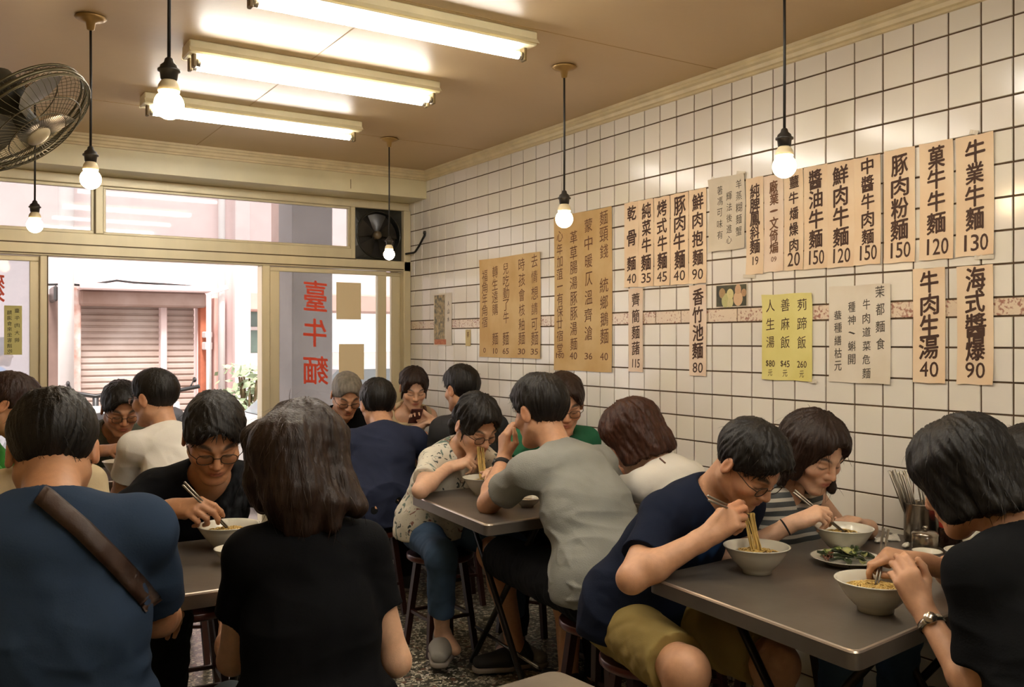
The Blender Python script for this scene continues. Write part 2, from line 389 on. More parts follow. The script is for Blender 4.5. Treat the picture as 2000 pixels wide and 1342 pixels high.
# ------------------------------------------------------------------ hanging bulbs
E_bulb = emat('lit_bulb', 'ffd9a6', BULB_E)
M_cord = mat('black_cord', '1d1a16', rough=.6); M_bake = mat('bakelite_socket', '221f1b', rough=.4); M_collar = mat('bulb_collar', 'd9c9a4', rough=.35, var=.1, scale=30)
M_rose = mat('brass_rose', '9a7a45', rough=.4, metal=.5)
def bulb(u, v, d, label, dia, rose=True):
    p = W(u, v, d); r = dia / 2
    t = thing('hanging_bulb', label, 'light bulb', (p.x, p.y, CEIL), 'bare bulbs hanging on cords')
    m = MB(); m.smooth = True; m.lathe([(.001, CEIL - .0005), (.048, CEIL - .0008), (.052, CEIL - .006), (.040, CEIL - .014), (.016, CEIL - .022), (.012, CEIL - .046), (.003, CEIL - .05)], (p.x, p.y, 0), 24); m.build('ceiling_rose', M_rose, t)
    zt = p.z + r * 2.9
    m = MB(); m.smooth = True; m.tube([(p.x, p.y, CEIL - .04), (p.x + .001, p.y, (CEIL + zt) / 2), (p.x, p.y, zt)], .0042, 8); m.build('cord', M_cord, t)
    m = MB(); m.smooth = True; s = r / .03
    m.lathe([(.003, zt + .012*s), (.008*s, zt + .008*s), (.010*s, zt), (.017*s, zt - .006*s), (.0185*s, zt - .012*s), (.0225*s, zt - .014*s), (.0225*s, zt - .018*s), (.018*s, zt - .020*s), (.0165*s, zt - .034*s), (.015*s, zt - .036*s), (.001, zt - .036*s)], (p.x, p.y, 0), 24); m.build('socket', M_bake, t)
    m = MB(); m.smooth = True; z1 = zt - .035*s
    m.lathe([(.012*s, z1), (.0165*s, z1 - .004*s), (.021*s, z1 - .012*s), (.0225*s, z1 - .020*s), (.0215*s, z1 - .024*s)], (p.x, p.y, 0), 24); m.build('bulb_collar', M_collar, t)
    m = MB(); m.smooth = True; z2 = z1 - .024*s
    m.lathe([(.0215*s, z2)] + [(r * math.sin(a) , p.z + r * math.cos(a)) for a in [math.radians(x) for x in (40, 55, 70, 85, 100, 115, 130, 145, 160, 172, 180)]], (p.x, p.y, 0), 24); m.build('bulb', E_bulb, t)
    return t
bulb(330, 205, 2.13, 'largest hanging bulb, left of the middle fluorescent batten', .068)
bulb(177, 350, 3.15, 'lit bulb on a long cord right of the wall fan', .070)
bulb(68, 440, 4.05, 'lit bulb hanging behind the wall fan before the shop front', .068)
bulb(760, 497, 5.05, 'small lit bulb in front of the black exhaust fan', .062)
bulb(1102, 428, 3.72, 'lit bulb over the large brown menu sheet', .072)
bulb(1532, 325, 2.72, 'lit bulb hanging before the long row of price strips', .070)
# ------------------------------------------------------------------ the street outside
OY = 11.0; GZ = -.12
def ox(u, y=OY): return frontX(u, y)[0]
def oz(u, v, y=OY): return fz(u, v, y)
M_road = mat('pale_road', 'b9b1ac', rough=.9, var=.15, scale=3)
M_wallo = mat('washed_pink_wall', 'ead5d2', rough=.9, var=.08, scale=1.5)
M_shut = mat('roller_shutter_paint', 'c3b4ab', rough=.6, var=.10, scale=2.5, col2='ae9a8e')
M_shutbox = mat('shutter_box_paint', 'a8938a', rough=.7, col2='8a6f62', scale=2)
M_brick = mat('orange_brick_pillar', 'bd6f52', rough=.8, var=.2, scale=10)
M_brickp = mat('pink_pillar', 'd9b0a4', rough=.8, var=.1, scale=6)
M_white = mat('white_paint', 'e4dedb', rough=.6, var=.06, scale=5); M_grey = mat('grey_steel', '6a6460', rough=.5)
M_dark = mat('dark_plastic', '2a2826', rough=.4); M_black = mat('black_rubber', '191817', rough=.7)
M_leaf = mat('leaf', '6f8c55', rough=.6, var=.3, scale=20); M_leafp = mat('pale_leaf', '9fb08a', rough=.6, var=.25, scale=20)
mb = MB(); mb.box((-3, WY + .02, GZ - .1), (12, OY + 4, GZ)); mb.build('ground', M_road, kind='structure')
mb = MB(); mb.box((LX - .2, WY + .02, GZ), (WX + 1.4, WY + .9, -.01)); mb.build('trim_7', mat('shop_step', '8b857c', rough=.8, var=.2, scale=8), kind='structure')
mb = MB(); mb.box((-4, WY + .25, CEIL + .15), (12, WY + 1.5, CEIL + .3)); mb.build('trim_8', M_plaster, kind='structure')   # canopy slab over the pavement
# facade opposite
t = thing('building', 'pale pink building across the street with a shuttered shop', 'building', (ox(300), OY, GZ))
mb = MB()
for a, b, z0, z1 in ((ox(-260), ox(157), GZ, 6), (ox(157), ox(385), oz(270, 560), 6), (ox(385), ox(466), GZ, 6), (ox(466), ox(900), oz(490, 606), 6), (ox(466), ox(900), GZ, oz(490, 690))):
    mb.box((a, OY, z0), (b, OY + .4, z1))
mb.build('wall', M_wallo, t)
mb = MB(); mb.bbox((ox(152), OY - .25, oz(270, 600)), (ox(393), OY + .05, oz(270, 571)), .02); mb.build('shutter_box', M_shutbox, t)
mb = MB(); mb.bbox((ox(148), OY - .4, oz(270, 571)), (ox(397), OY + .05, oz(270, 559)), .015); mb.build('ledge', M_wallo, t)
def shutter(u0, u1):
    m = MB(); z = GZ; top = oz(270, 598); k = 0; x0, x1 = ox(u0), ox(u1); pts = []
    while z < top:
        pts += [(0, z), (-.022, z + .014), (-.022, z + .05), (0, z + .064)]; z += .07
    vs = [(x, OY + .12 + p[0], p[1]) for x in (x0, x1) for p in pts]; n = len(pts)
    m.add(vs, [(i, i+1, n+i+1, n+i) for i in range(n-1)]); return m.build('roller_shutter', M_shut, t)
shutter(159, 314); shutter(326, 383)
mb = MB(); mb.bbox((ox(314), OY - .02, GZ), (ox(326), OY + .15, oz(270, 598)), .01); mb.build('shutter_post', M_wallo, t)
mb = MB(); mb.bbox((ox(387), OY - .12, GZ), (ox(404), OY + .1, oz(395, 580)), .01); mb.build('pillar', M_brick, t)
mb = MB(); mb.bbox((ox(412), OY - .16, GZ), (ox(429), OY + .1, oz(420, 582)), .01); mb.build('pillar', M_brickp, t)
mb = MB(); mb.bbox((ox(437), OY - .5, GZ), (ox(466), OY + .1, 6), .01); mb.build('pillar', M_wallo, t)
mb = MB(); mb.bbox((ox(137), OY - .1, GZ), (ox(156), OY + .1, oz(146, 562)), .01); mb.build('pillar', mat('faded_brick', 'c99a8a', rough=.8, var=.25, scale=8, col2='e0cfc8'), t)
mb = MB(); mb.bbox((ox(466), OY - .35, oz(490, 609)), (ox(900), OY + .05, oz(490, 572)), .02); mb.build('awning', mat('pink_awning', 'c9a59a', rough=.8, var=.1, scale=4), t)
mb = MB(); mb.box((ox(466), OY + .15, oz(490, 690)), (ox(620), OY + .2, oz(490, 606))); f = mb.build('window', mat('street_window', '7f9a8c', rough=.15, var=.3, scale=3), t)
mb = MB(); mb.bbox((ox(466), OY + .05, oz(490, 645)), (ox(620), OY + .2, oz(490, 638)), .005); mb.build('window_rail', M_white, f)
mb = MB(); mb.box((ox(476), OY + .13, oz(490, 690)), (ox(492), OY + .16, oz(490, 650))); mb.build('window_curtain', mat('dark_curtain', '4a5a50', rough=.8), f)
for a, b in ((ox(60), ox(118)),):
    mb = MB(); mb.bbox((a, OY - .03, GZ), (b, OY + .05, oz(105, 575)), .01); mb.build('doorway', mat('dim_doorway', '7d665c', rough=.8, var=.3, scale=3), t)
tag(t, t['label'], 'building')
def single(name, label, cat, mb, m, group=None):
    o = mb.build(name, m); return tag(o, label, cat, group)
mb = MB(); mb.smooth = True; x = (ox(122, 10.4) + ox(136, 10.4)) / 2; mb.tube([(x, 10.4, GZ), (x, 10.4, 6)], .075, 14); single('utility_pole', 'thick white pole left of the shuttered shop across the street', 'pole', mb, M_white)
mb = MB(); mb.smooth = True; x = ox(408, 10.5); mb.tube([(x, 10.5, GZ), (x, 10.5, oz(408, 575, 10.5)), (x + .2, 10.48, oz(408, 560, 10.5))], .03, 10); single('drain_pipe', 'thin white pipe beside the orange brick pillar', 'pipe', mb, M_white)
mb = MB(); mb.smooth = True; x = ox(433, 10.6); mb.tube([(x, 10.6, GZ), (x, 10.6, 6)], .04, 10); single('drain_pipe', 'tall white pipe between pink pillar and white column', 'pipe', mb, M_white)
mb = MB(); mb.smooth = True
pts = [(ox(u, 10.7), 10.7, oz(u, v, 10.7)) for u, v in ((94, 556), (130, 555), (158, 557), (195, 553), (228, 548), (262, 552), (320, 555), (360, 558), (398, 562))]
mb.tube(pts, .012, 6); single('cable', 'sagging black cable strung above the shutter across the street', 'cable', mb, M_black)
for (u0, u1, v0, v1, l) in ((389, 402, 648, 660, 'upper white meter box on the orange brick pillar'), (389, 402, 668, 683, 'lower white meter box on the orange brick pillar')):
    mb = MB(); mb.bbox((ox(u0), OY - .3, oz(395, v1)), (ox(u1), OY - .12, oz(395, v0)), .01); single('meter_box', l, 'box', mb, M_white)
mb = MB(); mb.bbox((ox(95), OY - .5, oz(105, 592)), (ox(104), OY - .03, oz(105, 562)), .02); single('air_conditioner', 'dark box high on the wall beside the white pole', 'air conditioner', mb, M_dark)
# arcade column seen through the right-hand door glass, with its pink brick edge
mb = MB(); cy = 7.1
mb.bbox((ox(571, cy), cy, GZ), (ox(650, cy), cy + .35, CEIL + .15), .01)
single('arcade_column', 'grey arcade column seen behind the red door lettering', 'column', mb, mat('grey_column', '8d8685', rough=.85, var=.2, scale=3))
mb = MB(); mb.bbox((ox(546, cy+.37), cy + .37, GZ), (ox(571, cy+.37), cy + .6, CEIL + .15), .01); single('brick_pier', 'pale pink pier beside the grey arcade column', 'column', mb, M_brickp)
# motor scooters, a parked white car, potted plants
def scooter(label, x, y, rz, col):
    b = (x, y, GZ); t = thing('motor_scooter', label, 'scooter', b); R = Matrix.Translation(b) @ Matrix.Rotation(rz, 4, 'Z')
    def P(*p): return R @ Vector(p)
    for sx in (-.58, .58):
        m = MB(); m.smooth = True; M3 = (R.to_3x3() @ Matrix.Rotation(math.pi/2, 3, 'X')); m.lathe([(.13, -.045), (.20, -.05), (.225, -.02), (.225, .02), (.20, .05), (.13, .045)], P(sx, 0, .225), 20, M3)
        o = m.build('wheel', M_black, t); m = MB(); m.lathe([(.001, -.03), (.13, -.03), (.13, .03), (.001, .03)], P(sx, 0, .225), 16, M3); m.build('hub', M_grey, o)
    bm_ = mat('scooter_' + col, col, rough=.3)
    m = MB(); m.smooth = True; m.tube([P(-.75, 0, .62), P(-.5, 0, .55), P(-.1, 0, .42), P(0, 0, .30), P(.25, 0, .28)], [.05, .15, .16, .13, .10], 12); m.tube([P(.25, 0, .28), P(.42, 0, .5), P(.48, 0, .85)], [.10, .13, .10], 12); m.build('body', bm_, t)
    m = MB(); m.smooth = True; m.tube([P(-.72, 0, .75), P(-.4, 0, .74), P(-.02, 0, .70)], [.06, .12, .09], 10); m.build('seat', M_black, t)
    m = MB(); m.smooth = True; m.tube([P(.58, 0, .22), P(.50, 0, .6), P(.44, 0, .95)], .03, 8); m.tube([P(.38, -.3, 1.02), P(.44, 0, .96), P(.38, .3, 1.02)], .022, 8); m.build('handlebar', M_dark, t)
    for s in (-1, 1):
        m = MB(); m.smooth = True; m.tube([P(.42, s*.2, 1.0), P(.43, s*.24, 1.08)], .008, 6); m.ell(P(.43, s*.25, 1.09), (.02, .045, .03)); m.build('mirror', M_dark, t)
    m = MB(); m.smooth = True; m.ell(P(-.78, 0, .58), (.05, .09, .05)); m.build('tail_light', mat('red_lens', 'c23b3b', rough=.2), t)
p = ox(335, 9.9); scooter('dark motor scooter parked in front of the shutter', p, 9.9, math.radians(80), 'c9c4c4')
p = ox(190, 9.5); scooter('pale motor scooter parked beside the faded brick pillar', p, 9.5, math.radians(84), 'd8d8d0')
b = (ox(486, 8.6), 8.6, GZ); t = thing('car', 'white car parked outside, glimpsed left of the lettered door', 'car', b)
mb = MB(); mb.smooth = False
def carsec(x, hw, z0, z1): return [Vector((b[0] + x, b[1] + hw, GZ + z0)), Vector((b[0] + x, b[1] - hw, GZ + z0)), Vector((b[0] + x, b[1] - hw, GZ + z1)), Vector((b[0] + x, b[1] + hw, GZ + z1))]
secs = [carsec(-.35, .6, .30, .62), carsec(-.25, .72, .2, .72), carsec(.2, .75, .2, .80), carsec(2.6, .75, .2, .86), carsec(2.8, .7, .3, .8)]
vs = sum(secs, []); mb.add(vs, [(k*4+i, k*4+(i+1) % 4, k*4+4+(i+1) % 4, k*4+4+i) for k in range(4) for i in range(4)] + [(0,1,2,3), (16,17,18,19)]); mb.build('body', mat('white_car_paint', 'e6e4e2', rough=.2), t)
mb = MB(); secs = [carsec(.15, .68, .78, .80), carsec(.65, .6, .8, 1.25), carsec(1.9, .6, .8, 1.25), carsec(2.5, .66, .8, .82)]; vs = sum(secs, []); mb.add(vs, [(k*4+i, k*4+(i+1) % 4, k*4+4+(i+1) % 4, k*4+4+i) for k in range(3) for i in range(4)]); mb.build('windscreen', mat('car_glass', '8a949a', rough=.1), t)
for sx in (.25, 2.1):
    for s in (-1, 1):
        mb = MB(); mb.smooth = True; mb.lathe([(.02, -.09), (.2, -.09), (.26, -.06), (.26, .06), (.2, .09), (.02, .09)], (b[0]+sx, b[1] + s*.68, GZ + .26), 20, Matrix.Rotation(math.pi/2, 3, 'X')); mb.build('wheel', M_black, t)
def plant(label, x, y, h, r, n, m, seed):
    rr = random.Random(seed); t = thing('potted_plant', label, 'plant', (x, y, GZ))
    mb = MB(); mb.smooth = True; mb.lathe([(.001, GZ), (.13, GZ), (.17, GZ + .3), (.15, GZ + .3), (.14, GZ + .27), (.001, GZ + .27)], (x, y, 0), 18); mb.build('pot', mat('clay_pot', '9a7360', rough=.8), t)
    mb = MB(); st = MB(); st.smooth = True
    for i in range(7):
        a = i * .9; st.tube([(x, y, GZ + .27), (x + .3*r*math.cos(a), y + .3*r*math.sin(a), GZ + .27 + (h-.3)*.9)], .012, 5)
    st.build('stem', mat('plant_stem', '6b5a3c', rough=.8), t)
    for i in range(n):
        c = Vector((x + rr.gauss(0, r*.45), y + rr.gauss(0, r*.45), GZ + .35 + abs(rr.random()) * (h - .35)))
        d = Vector((rr.gauss(0, 1), rr.gauss(0, 1), rr.gauss(0, .5))).normalized(); s = d.orthogonal().normalized(); l = rr.uniform(.08, .16)
        mb.add([c - d*l*.5, c + s*l*.28 + d*l*.05, c + d*l*.55, c - s*l*.28 + d*l*.05], [(0,1,2,3)])
    mb.build('foliage', m, t)
plant('leafy pale green potted plant below the street window', ox(486, 9.9), 9.9, 1.25, .34, 260, M_leafp, 1)
plant('bushy potted plant at the foot of the white pole', ox(100, 8.3), 8.3, .8, .3, 200, M_leafp, 2)
plant('low potted plant left of the shutter, behind two diners', ox(210, 8.3), 8.3, .7, .33, 200, M_leaf, 3)
# ------------------------------------------------------------------ menu sheets and notices on the tiled wall
def papermat(n, c, c2): return mat(n, c, rough=.75, col2=c2, scale=5, bump=.25, bscale=9)
P_peach = papermat('peach_paper', 'e8d3b6', 'dfc29f'); P_brown = papermat('brown_paper', 'd3b684', 'c4a068'); P_pink = papermat('pale_pink_paper', 'e6d4c2', 'dcc2a8')
P_yellow = papermat('yellow_paper', 'dfd68c', 'd5ca78'); P_white = papermat('thin_white_paper', 'ddd5c6', 'd1c6b2'); P_film = papermat('greyish_white_paper', 'd3cab8', 'c6bca8')
INK = mat('brown_black_ink', '43291a', rough=.7); INK2 = mat('faded_ink', '6a4428', rough=.7); INKG = mat('grey_ink', '4e473d', rough=.7); RED = mat('red_paint', 'd8482c', rough=.5)
_txt = bpy.data.curves.new('txt', 'FONT'); _txto = bpy.data.objects.new('txt', _txt); COL.objects.link(_txto)
_cache = {}
def glyph(ch, wt=.0):
    k = (ch, wt)
    if k not in _cache:
        _txt.body = ch; _txt.offset = wt; _txt.resolution_u = 3; bpy.context.view_layer.update()
        me = bpy.data.meshes.new_from_object(_txto.evaluated_get(bpy.context.evaluated_depsgraph_get()))
        v = np.array([p.co[:2] for p in me.vertices]) if len(me.vertices) else np.zeros((0, 2)); f = [tuple(p.vertices) for p in me.polygons]
        bpy.data.meshes.remove(me); _cache[k] = (v, f)
    return _cache[k]
class Lettering:
    """plane with origin o, x axis ex, y axis up; glyphs are laid at its surface"""
    def __init__(s, o, ex, nrm): s.o, s.ex, s.n = Vector(o), Vector(ex), Vector(nrm); s.mb = MB()
    def put(s, ch, x, y, wd, ht, wt=.018, shear=.10, raw=False, flip=False):
        v, f = glyph(ch, 0.0)
        if not len(v): return
        lo = v.min(0) if not raw else np.array([0, -.1]); hi = v.max(0) if not raw else np.array([1, .9])
        if not raw and (hi - lo)[0] < .5 * (hi - lo)[1] and not ch.isdigit():
            c = (lo + hi) / 2; hw = .42 * (hi - lo)[1]; lo = np.array([c[0] - hw, lo[1]]); hi = np.array([c[0] + hw, hi[1]])
        if not raw and (hi - lo)[1] < .3: c = (lo + hi) / 2; lo = np.array([lo[0], c[1] - .4]); hi = np.array([hi[0], c[1] + .4])
        q = (v - (lo + hi) / 2) / (hi - lo)
        if flip: q[:, 0] *= -1
        px = x + q[:, 0] * wd; py = y + q[:, 1] * ht + q[:, 0] * wd * shear
        e = wt * .8 * ht
        for k, (ox_, oy_) in enumerate(((0, 0), (e, 0), (-e, 0), (0, e), (0, -e)) if wt > .003 else ((0, 0),)):
            s.mb.add([s.o + s.ex * float(a + ox_) + Vector((0, 0, float(b + oy_))) + s.n * (.0007 + .00002*k) for a, b in zip(px, py)], f)
    def num(s, t, x, y, wd, ht, wt=.012):
        n = len(t); cw = wd / n
        for i, c in enumerate(t):
            s.put(c, x - wd/2 + cw*(i+.5), y, cw*(.24 if c == '1' else .84), ht, wt, .04)
def sheet(name, label, u0, u1, vt, vb, paper, cols, ink, cat='menu sheet', group=None, wt=.018, seed=0, tilt=0., lift=.004, tapes=True, extra=None):
    """cols: list of (fraction x, [(chars, size fraction of the width, first y frac, last y frac)], price, price y, price w)"""
    rr = random.Random(seed + int(u0)); uc = (u0 + u1) / 2
    y0, y1 = wallY(u0)[0], wallY(u1)[0]; z1, z0 = wz(uc, vt), wz(uc, vb); wd, ht = y0 - y1, z1 - z0
    X = WX - .0045
    t = thing(name, label, cat, (X, (y0 + y1)/2, z0), group)
    nx, nz = 8, 16; mb = MB(); mb.smooth = True; vs = []
    ph = [rr.uniform(0, 6) for _ in range(4)]
    for side in (0, 1):
        for j in range(nz + 1):
            for i in range(nx + 1):
                a, b = i/nx, j/nz
                e = lift * (abs(b - .5) * 2) ** 6 * (.3 + .7 * abs(math.sin(ph[0] + 3*a))) + lift*.6 * (abs(a - .5)*2) ** 8 * abs(math.sin(ph[1] + 4*b))
                vs.append((X - .0016 - e + side * .0006, y0 - wd*a, z0 + ht*b + (.0012*math.sin(ph[2] + 9*a) if j in (0, nz) else 0)))
    n1 = (nx+1)*(nz+1); fs = []
    for j in range(nz):
        for i in range(nx):
            q = j*(nx+1)+i; fs += [(q, q+1, q+nx+2, q+nx+1), (n1+q, n1+q+nx+1, n1+q+nx+2, n1+q+1)]
    mb.add(vs, fs); mb.build('paper', paper, t)
    def curl(a, b): return lift * (abs(b - .5) * 2) ** 6 * (.3 + .7 * abs(math.sin(ph[0] + 3*a))) + lift*.6 * (abs(a - .5)*2) ** 8 * abs(math.sin(ph[1] + 4*b))
    le = None
    for (xf, runs, price) in cols:
        le = Lettering((X, y0, z0), (0, -1, 0), (-1, 0, 0))
        for (chars, sz, ya, yb) in runs:
            n = len(chars)
            for i, ch in enumerate(chars):
                if ch == ' ': continue
                yy = ya + (yb - ya) * (i/(n-1) if n > 1 else 0); s = sz * wd
                le.put(ch, xf*wd + rr.uniform(-.03, .03)*s, (1 - yy)*ht + rr.uniform(-.02, .02)*s, s*.92*rr.uniform(.93, 1.05), s*1.0*rr.uniform(.95, 1.08), wt)
        if price: le.num(price[0], xf*wd, (1 - price[1])*ht, price[2]*wd, price[3]*ht)
        le.mb.v = [(X - .0016 - curl((y0 - p[1])/wd, (p[2] - z0)/ht) - .0007 + (p[0] - X + .0007), p[1], p[2]) for p in le.mb.v]
        if le.mb.v: le.mb.build('lettering', ink, t)
    if extra: extra(t, X, y0, wd, z0, ht, le)
    return t
G1 = 'price strips in the upper row'
def strip(label, u0, u1, vt, vb, chars, price, paper=None, sz=.56, ink=None, ya=.10, yb=.72, py=.89, pw=.74, ph=.135, seed=0, group=G1, wt=.03):
    return sheet('menu_strip', label, u0, u1, vt, vb, paper or P_peach, [(.5, [(chars, sz, ya, yb)], (price, py, pw, ph) if price else None)], ink or INK, 'menu strip', group, wt, seed)
strip('peach price strip reading 130, far right of the upper row', 1870, 1944, 264, 500, '牛業牛麵', '130', sz=.54, ya=.13, yb=.69)
strip('peach price strip reading 120, second from the right in the upper row', 1799, 1865, 277, 507, '菓牛牛麵', '120', ya=.13, yb=.69, sz=.56)
strip('peach price strip reading 150 with a pork noodle title, third from the right', 1729, 1790, 291, 513, '豚肉粉麵', '150', ya=.14, yb=.71, sz=.58)
strip('peach price strip reading 150, curling edge, just left of the gap', 1671, 1723, 306, 517, '中醬牛肉麵', '150', ya=.09, yb=.74, sz=.5)
strip('peach price strip reading 120 between two strips reading 150', 1619, 1671, 316, 522, '鮮肉牛麵', '120', ya=.13, yb=.71, sz=.6)
strip('peach price strip reading 150 right of the strip reading 20', 1573, 1619, 324, 525, '醬油牛麵', '150', ya=.13, yb=.71, sz=.62)
strip('peach price strip reading 20, half hidden by the hanging bulb', 1534, 1572, 332, 528, '蘁牛燔燥肉', '20', ya=.12, yb=.75, sz=.5, pw=.68)
strip('faded strip with a dot in its title, behind the hanging bulb', 1495, 1533, 342, 531, '廠業·文倚煸', '09', paper=P_pink, ink=INK2, ya=.12, yb=.75, sz=.48, py=.87, pw=.3, ph=.05)
strip('narrow faded strip reading 19', 1460, 1494, 347, 536, '純脾鳳斜麵', '19', ya=.14, yb=.71, sz=.6, py=.86, pw=.42, ph=.085)
G2 = 'price strips in the middle row'
for (u0, u1, vt, vb, c, p, l, yy) in ((1222, 1250, 395, 561, '乾 骨 麵', '40', 'peach strip reading 40, leftmost of the middle row', None), (1250, 1279, 390, 560, '純菜牛麵', '35', 'peach strip reading 35, second in the middle row', None),
        (1280, 1311, 385, 558, '烤式牛麵', '45', 'peach strip reading 45 in the middle row', None), (1312, 1347, 378, 556, '豚肉牛麵', '40', 'peach strip reading 40 between the strips reading 45 and 90', None), (1348, 1382, 370, 554, '鮮肉抱麵', '90', 'peach strip reading 90, right end of the middle row', None)):
    strip(l, u0, u1, vt, vb, c, p, ya=.13, yb=.72, sz=.66, py=.90, pw=.68, ph=.11, group=G2)
strip('pale strip reading 115 hanging below the middle row', 1230, 1258, 563, 726, '薺簡麵藷', '115', paper=P_pink, ya=.14, yb=.72, sz=.58, py=.9, pw=.6, ph=.10, group='lone strips below the middle row', wt=.015)
strip('pale strip reading 80 hanging below the strip reading 90', 1349, 1382, 557, 734, '香竹池麵', '80', paper=P_pink, ya=.13, yb=.72, sz=.66, py=.91, pw=.64, ph=.11, group='lone strips below the middle row')
G3 = 'large strips in the lower row'
strip('large peach strip reading 40 in the lower row', 1786, 1849, 524, 748, '牛肉生湯', '40', ya=.12, yb=.70, sz=.62, py=.88, pw=.62, ph=.13, group=G3)
strip('large peach strip reading 90, far right of the lower row', 1872, 1943, 519, 751, '海式醬爆', '90', ya=.11, yb=.70, sz=.6, py=.88, pw=.58, ph=.13, group=G3)
sheet('menu_sheet', 'greyish white handwritten sheet with curling tape beside the row of strips', 1388, 1458, 345, 489, P_film, [(.30, [('著馮可味有', .17, .17, .78)], None), (.56, [('輝法後進心', .17, .27, .86)], None), (.83, [('羊蒸糊麵蟹', .18, .13, .76)], None)], INKG, wt=.0, lift=.010)
sheet('menu_sheet', 'yellow sheet with three columns of dishes', 1491, 1589, 574, 743, P_yellow, [(.17, [('人生湯', .19, .13, .56), ('元', .10, .92, .92)], ('$80', .81, .19, .075)), (.47, [('善麻飯', .19, .13, .56), ('元', .10, .92, .92)], ('$45', .81, .19, .075)), (.80, [('茢蹄飯', .19, .13, .56), ('元', .10, .92, .92)], ('260', .81, .19, .075))], INK, wt=.0)
sheet('menu_sheet', 'white sheet with four columns and no prices', 1622, 1742, 557, 748, P_white, [(.15, [('蛬種繕枯元', .135, .30, .83)], None), (.38, [('種神、蝌開', .135, .22, .76)], None), (.62, [('牛肉道菜危麵', .135, .20, .90)], None), (.84, [('茉都麵食', .15, .08, .60)], None)], INKG, wt=.008)
sheet('menu_sheet', 'small brown sheet with five columns of dishes', 939, 1058, 500, 699, P_brown, [(.09, [('福角年角宿', .105, .17, .64)], ('0', .93, .05, .05)), (.27, [('轉生遠購', .105, .14, .52), ('麵', .115, .81, .81)], ('10', .935, .10, .055)), (.455, [('兒吃動了牛', .105, .12, .60), ('麵', .115, .81, .81)], ('65', .935, .11, .055)), (.71, [('時孩會核釉', .105, .10, .68), ('麵', .115, .81, .81)], ('30', .935, .12, .055)), (.91, [('去情想請可', .105, .08, .68), ('麵', .115, .81, .81)], ('35', .935, .12, .055))], INK2, wt=.0)
sheet('menu_sheet', 'tall brown sheet with four columns, behind a hanging bulb', 1085, 1198, 414, 725, P_brown, [(.10, [('心年加菹一有保廿宿堂', .12, .13, .86)], ('160', .905, .17, .035)), (.35, [('革草腸湯豚豚湯麵', .135, .15, .83)], ('40', .905, .14, .045)), (.61, [('蒙中暖仄溫齊滄', .14, .09, .76)], ('36', .905, .14, .04)), (.87, [('麵頸錢 統鄉鵝麵', .145, .06, .78)], ('40', .905, .14, .045))], INK2, wt=.004)
# garlic photograph, painted scroll print, small tag, scraps of tape
def garlic(t, X, y0, wd, z0, ht, le):
    m = MB(); m.box((X - .0032, y0 - wd*.97, z0 + ht*.04), (X - .0026, y0 - wd*.03, z0 + ht*.96)); p = m.build('picture', mat('dark_green_print', '4a4a2c', rough=.3, col2='2c2a1c', scale=30), t)
    for (a, b, r, rz, c) in ((.32, .30, .17, .5, 'b9b77c'), (.47, .56, .13, .0, 'cfc68c'), (.46, .22, .13, 0, 'c9c28e'), (.72, .36, .17, .2, 'd2b08a'), (.72, .72, .14, .9, 'c59f7c'), (.22, .62, .12, .3, 'a88a5c'), (.9, .6, .09, 0, 'b08a62')):
        m = MB(); m.lathe([(.001, .0004), (r*wd*.85, .0003), (r*wd, 0)], (X - .0034, y0 - wd*a, z0 + ht*b), 20, Matrix.Rotation(-math.pi/2, 3, 'Y') @ Matrix.Diagonal((1, .85 if rz < .4 else .7, 1))); m.build('printed_bulb', mat('print_' + c, c, rough=.3), t)
sheet('photo_print', 'small photo of garlic bulbs taped above the speckled tile row', 1400, 1462, 555, 600, P_white, [], INK, 'photo', extra=garlic, lift=.001)
def scroll(t, X, y0, wd, z0, ht, le):
    m = MB(); m.box((X - .0036, y0 - wd*.62, z0 + ht*.10), (X - .003, y0 - wd*.04, z0 + ht*.97)); m.build('painting', mat('ink_painting', 'c2ab80', rough=.6, col2='5f5f52', scale=38), t)
    m = MB(); m.box((X - .0038, y0 - wd*.70, z0 + ht*.02), (X - .003, y0 - wd*.05, z0 + ht*.12)); m.build('seal', mat('orange_seal', 'c98258', rough=.6, col2='b5623e', scale=60), t)
sheet('scroll_print', 'small white scroll print with an ink painting near the corner', 849, 884, 573, 675, P_white, [(.82, [('人山水', .12, .2, .5)], None)], INKG, 'picture', extra=scroll, lift=.002)
sheet('paper_tag', 'tiny yellowish tag right of the scroll print', 911, 921, 644, 676, papermat('tag_paper', 'cdbb86', 'bda873'), [(.5, [('茶', .5, .3, .3)], None)], INK2, 'tag', lift=.001)
M_tape = mat('clear_tape', 'd8d0bf', rough=.12)
for k, (u, v, a, l, lb) in enumerate(((1466, 540, .1, .06, 'strip of clear tape below the strip reading 19'), (1400, 352, .5, .05, 'curl of clear tape at the top left of the greyish sheet'), (1450, 338, .2, .05, 'curl of clear tape above the greyish sheet'), (1925, 502, .05, .06, 'strip of clear tape under the strip reading 130'), (1590, 745, -.1, .035, 'scrap of clear tape by the corner of the yellow sheet'), (1905, 259, .3, .03, 'scrap of clear tape on top of the strip reading 130'))):
    y, _ = wallY(u); z = wz(u, v); M = Matrix.Translation((WX - .0062, y, z)) @ Matrix.Rotation(a, 4, 'X')
    m = MB(); m.smooth = True; pts = [(i/6 - .5) * l for i in range(7)]
    vs = [M @ Vector((-.004*abs(math.sin(i*1.3 + k)), p, s)) for i, p in enumerate(pts) for s in (-.007, .007)]
    m.add(vs, [(2*i, 2*i+1, 2*i+3, 2*i+2) for i in range(6)]); o = m.build('tape', M_tape, base=(WX - .006, y, z)); tag(o, lb, 'tape', 'scraps of tape on the wall')

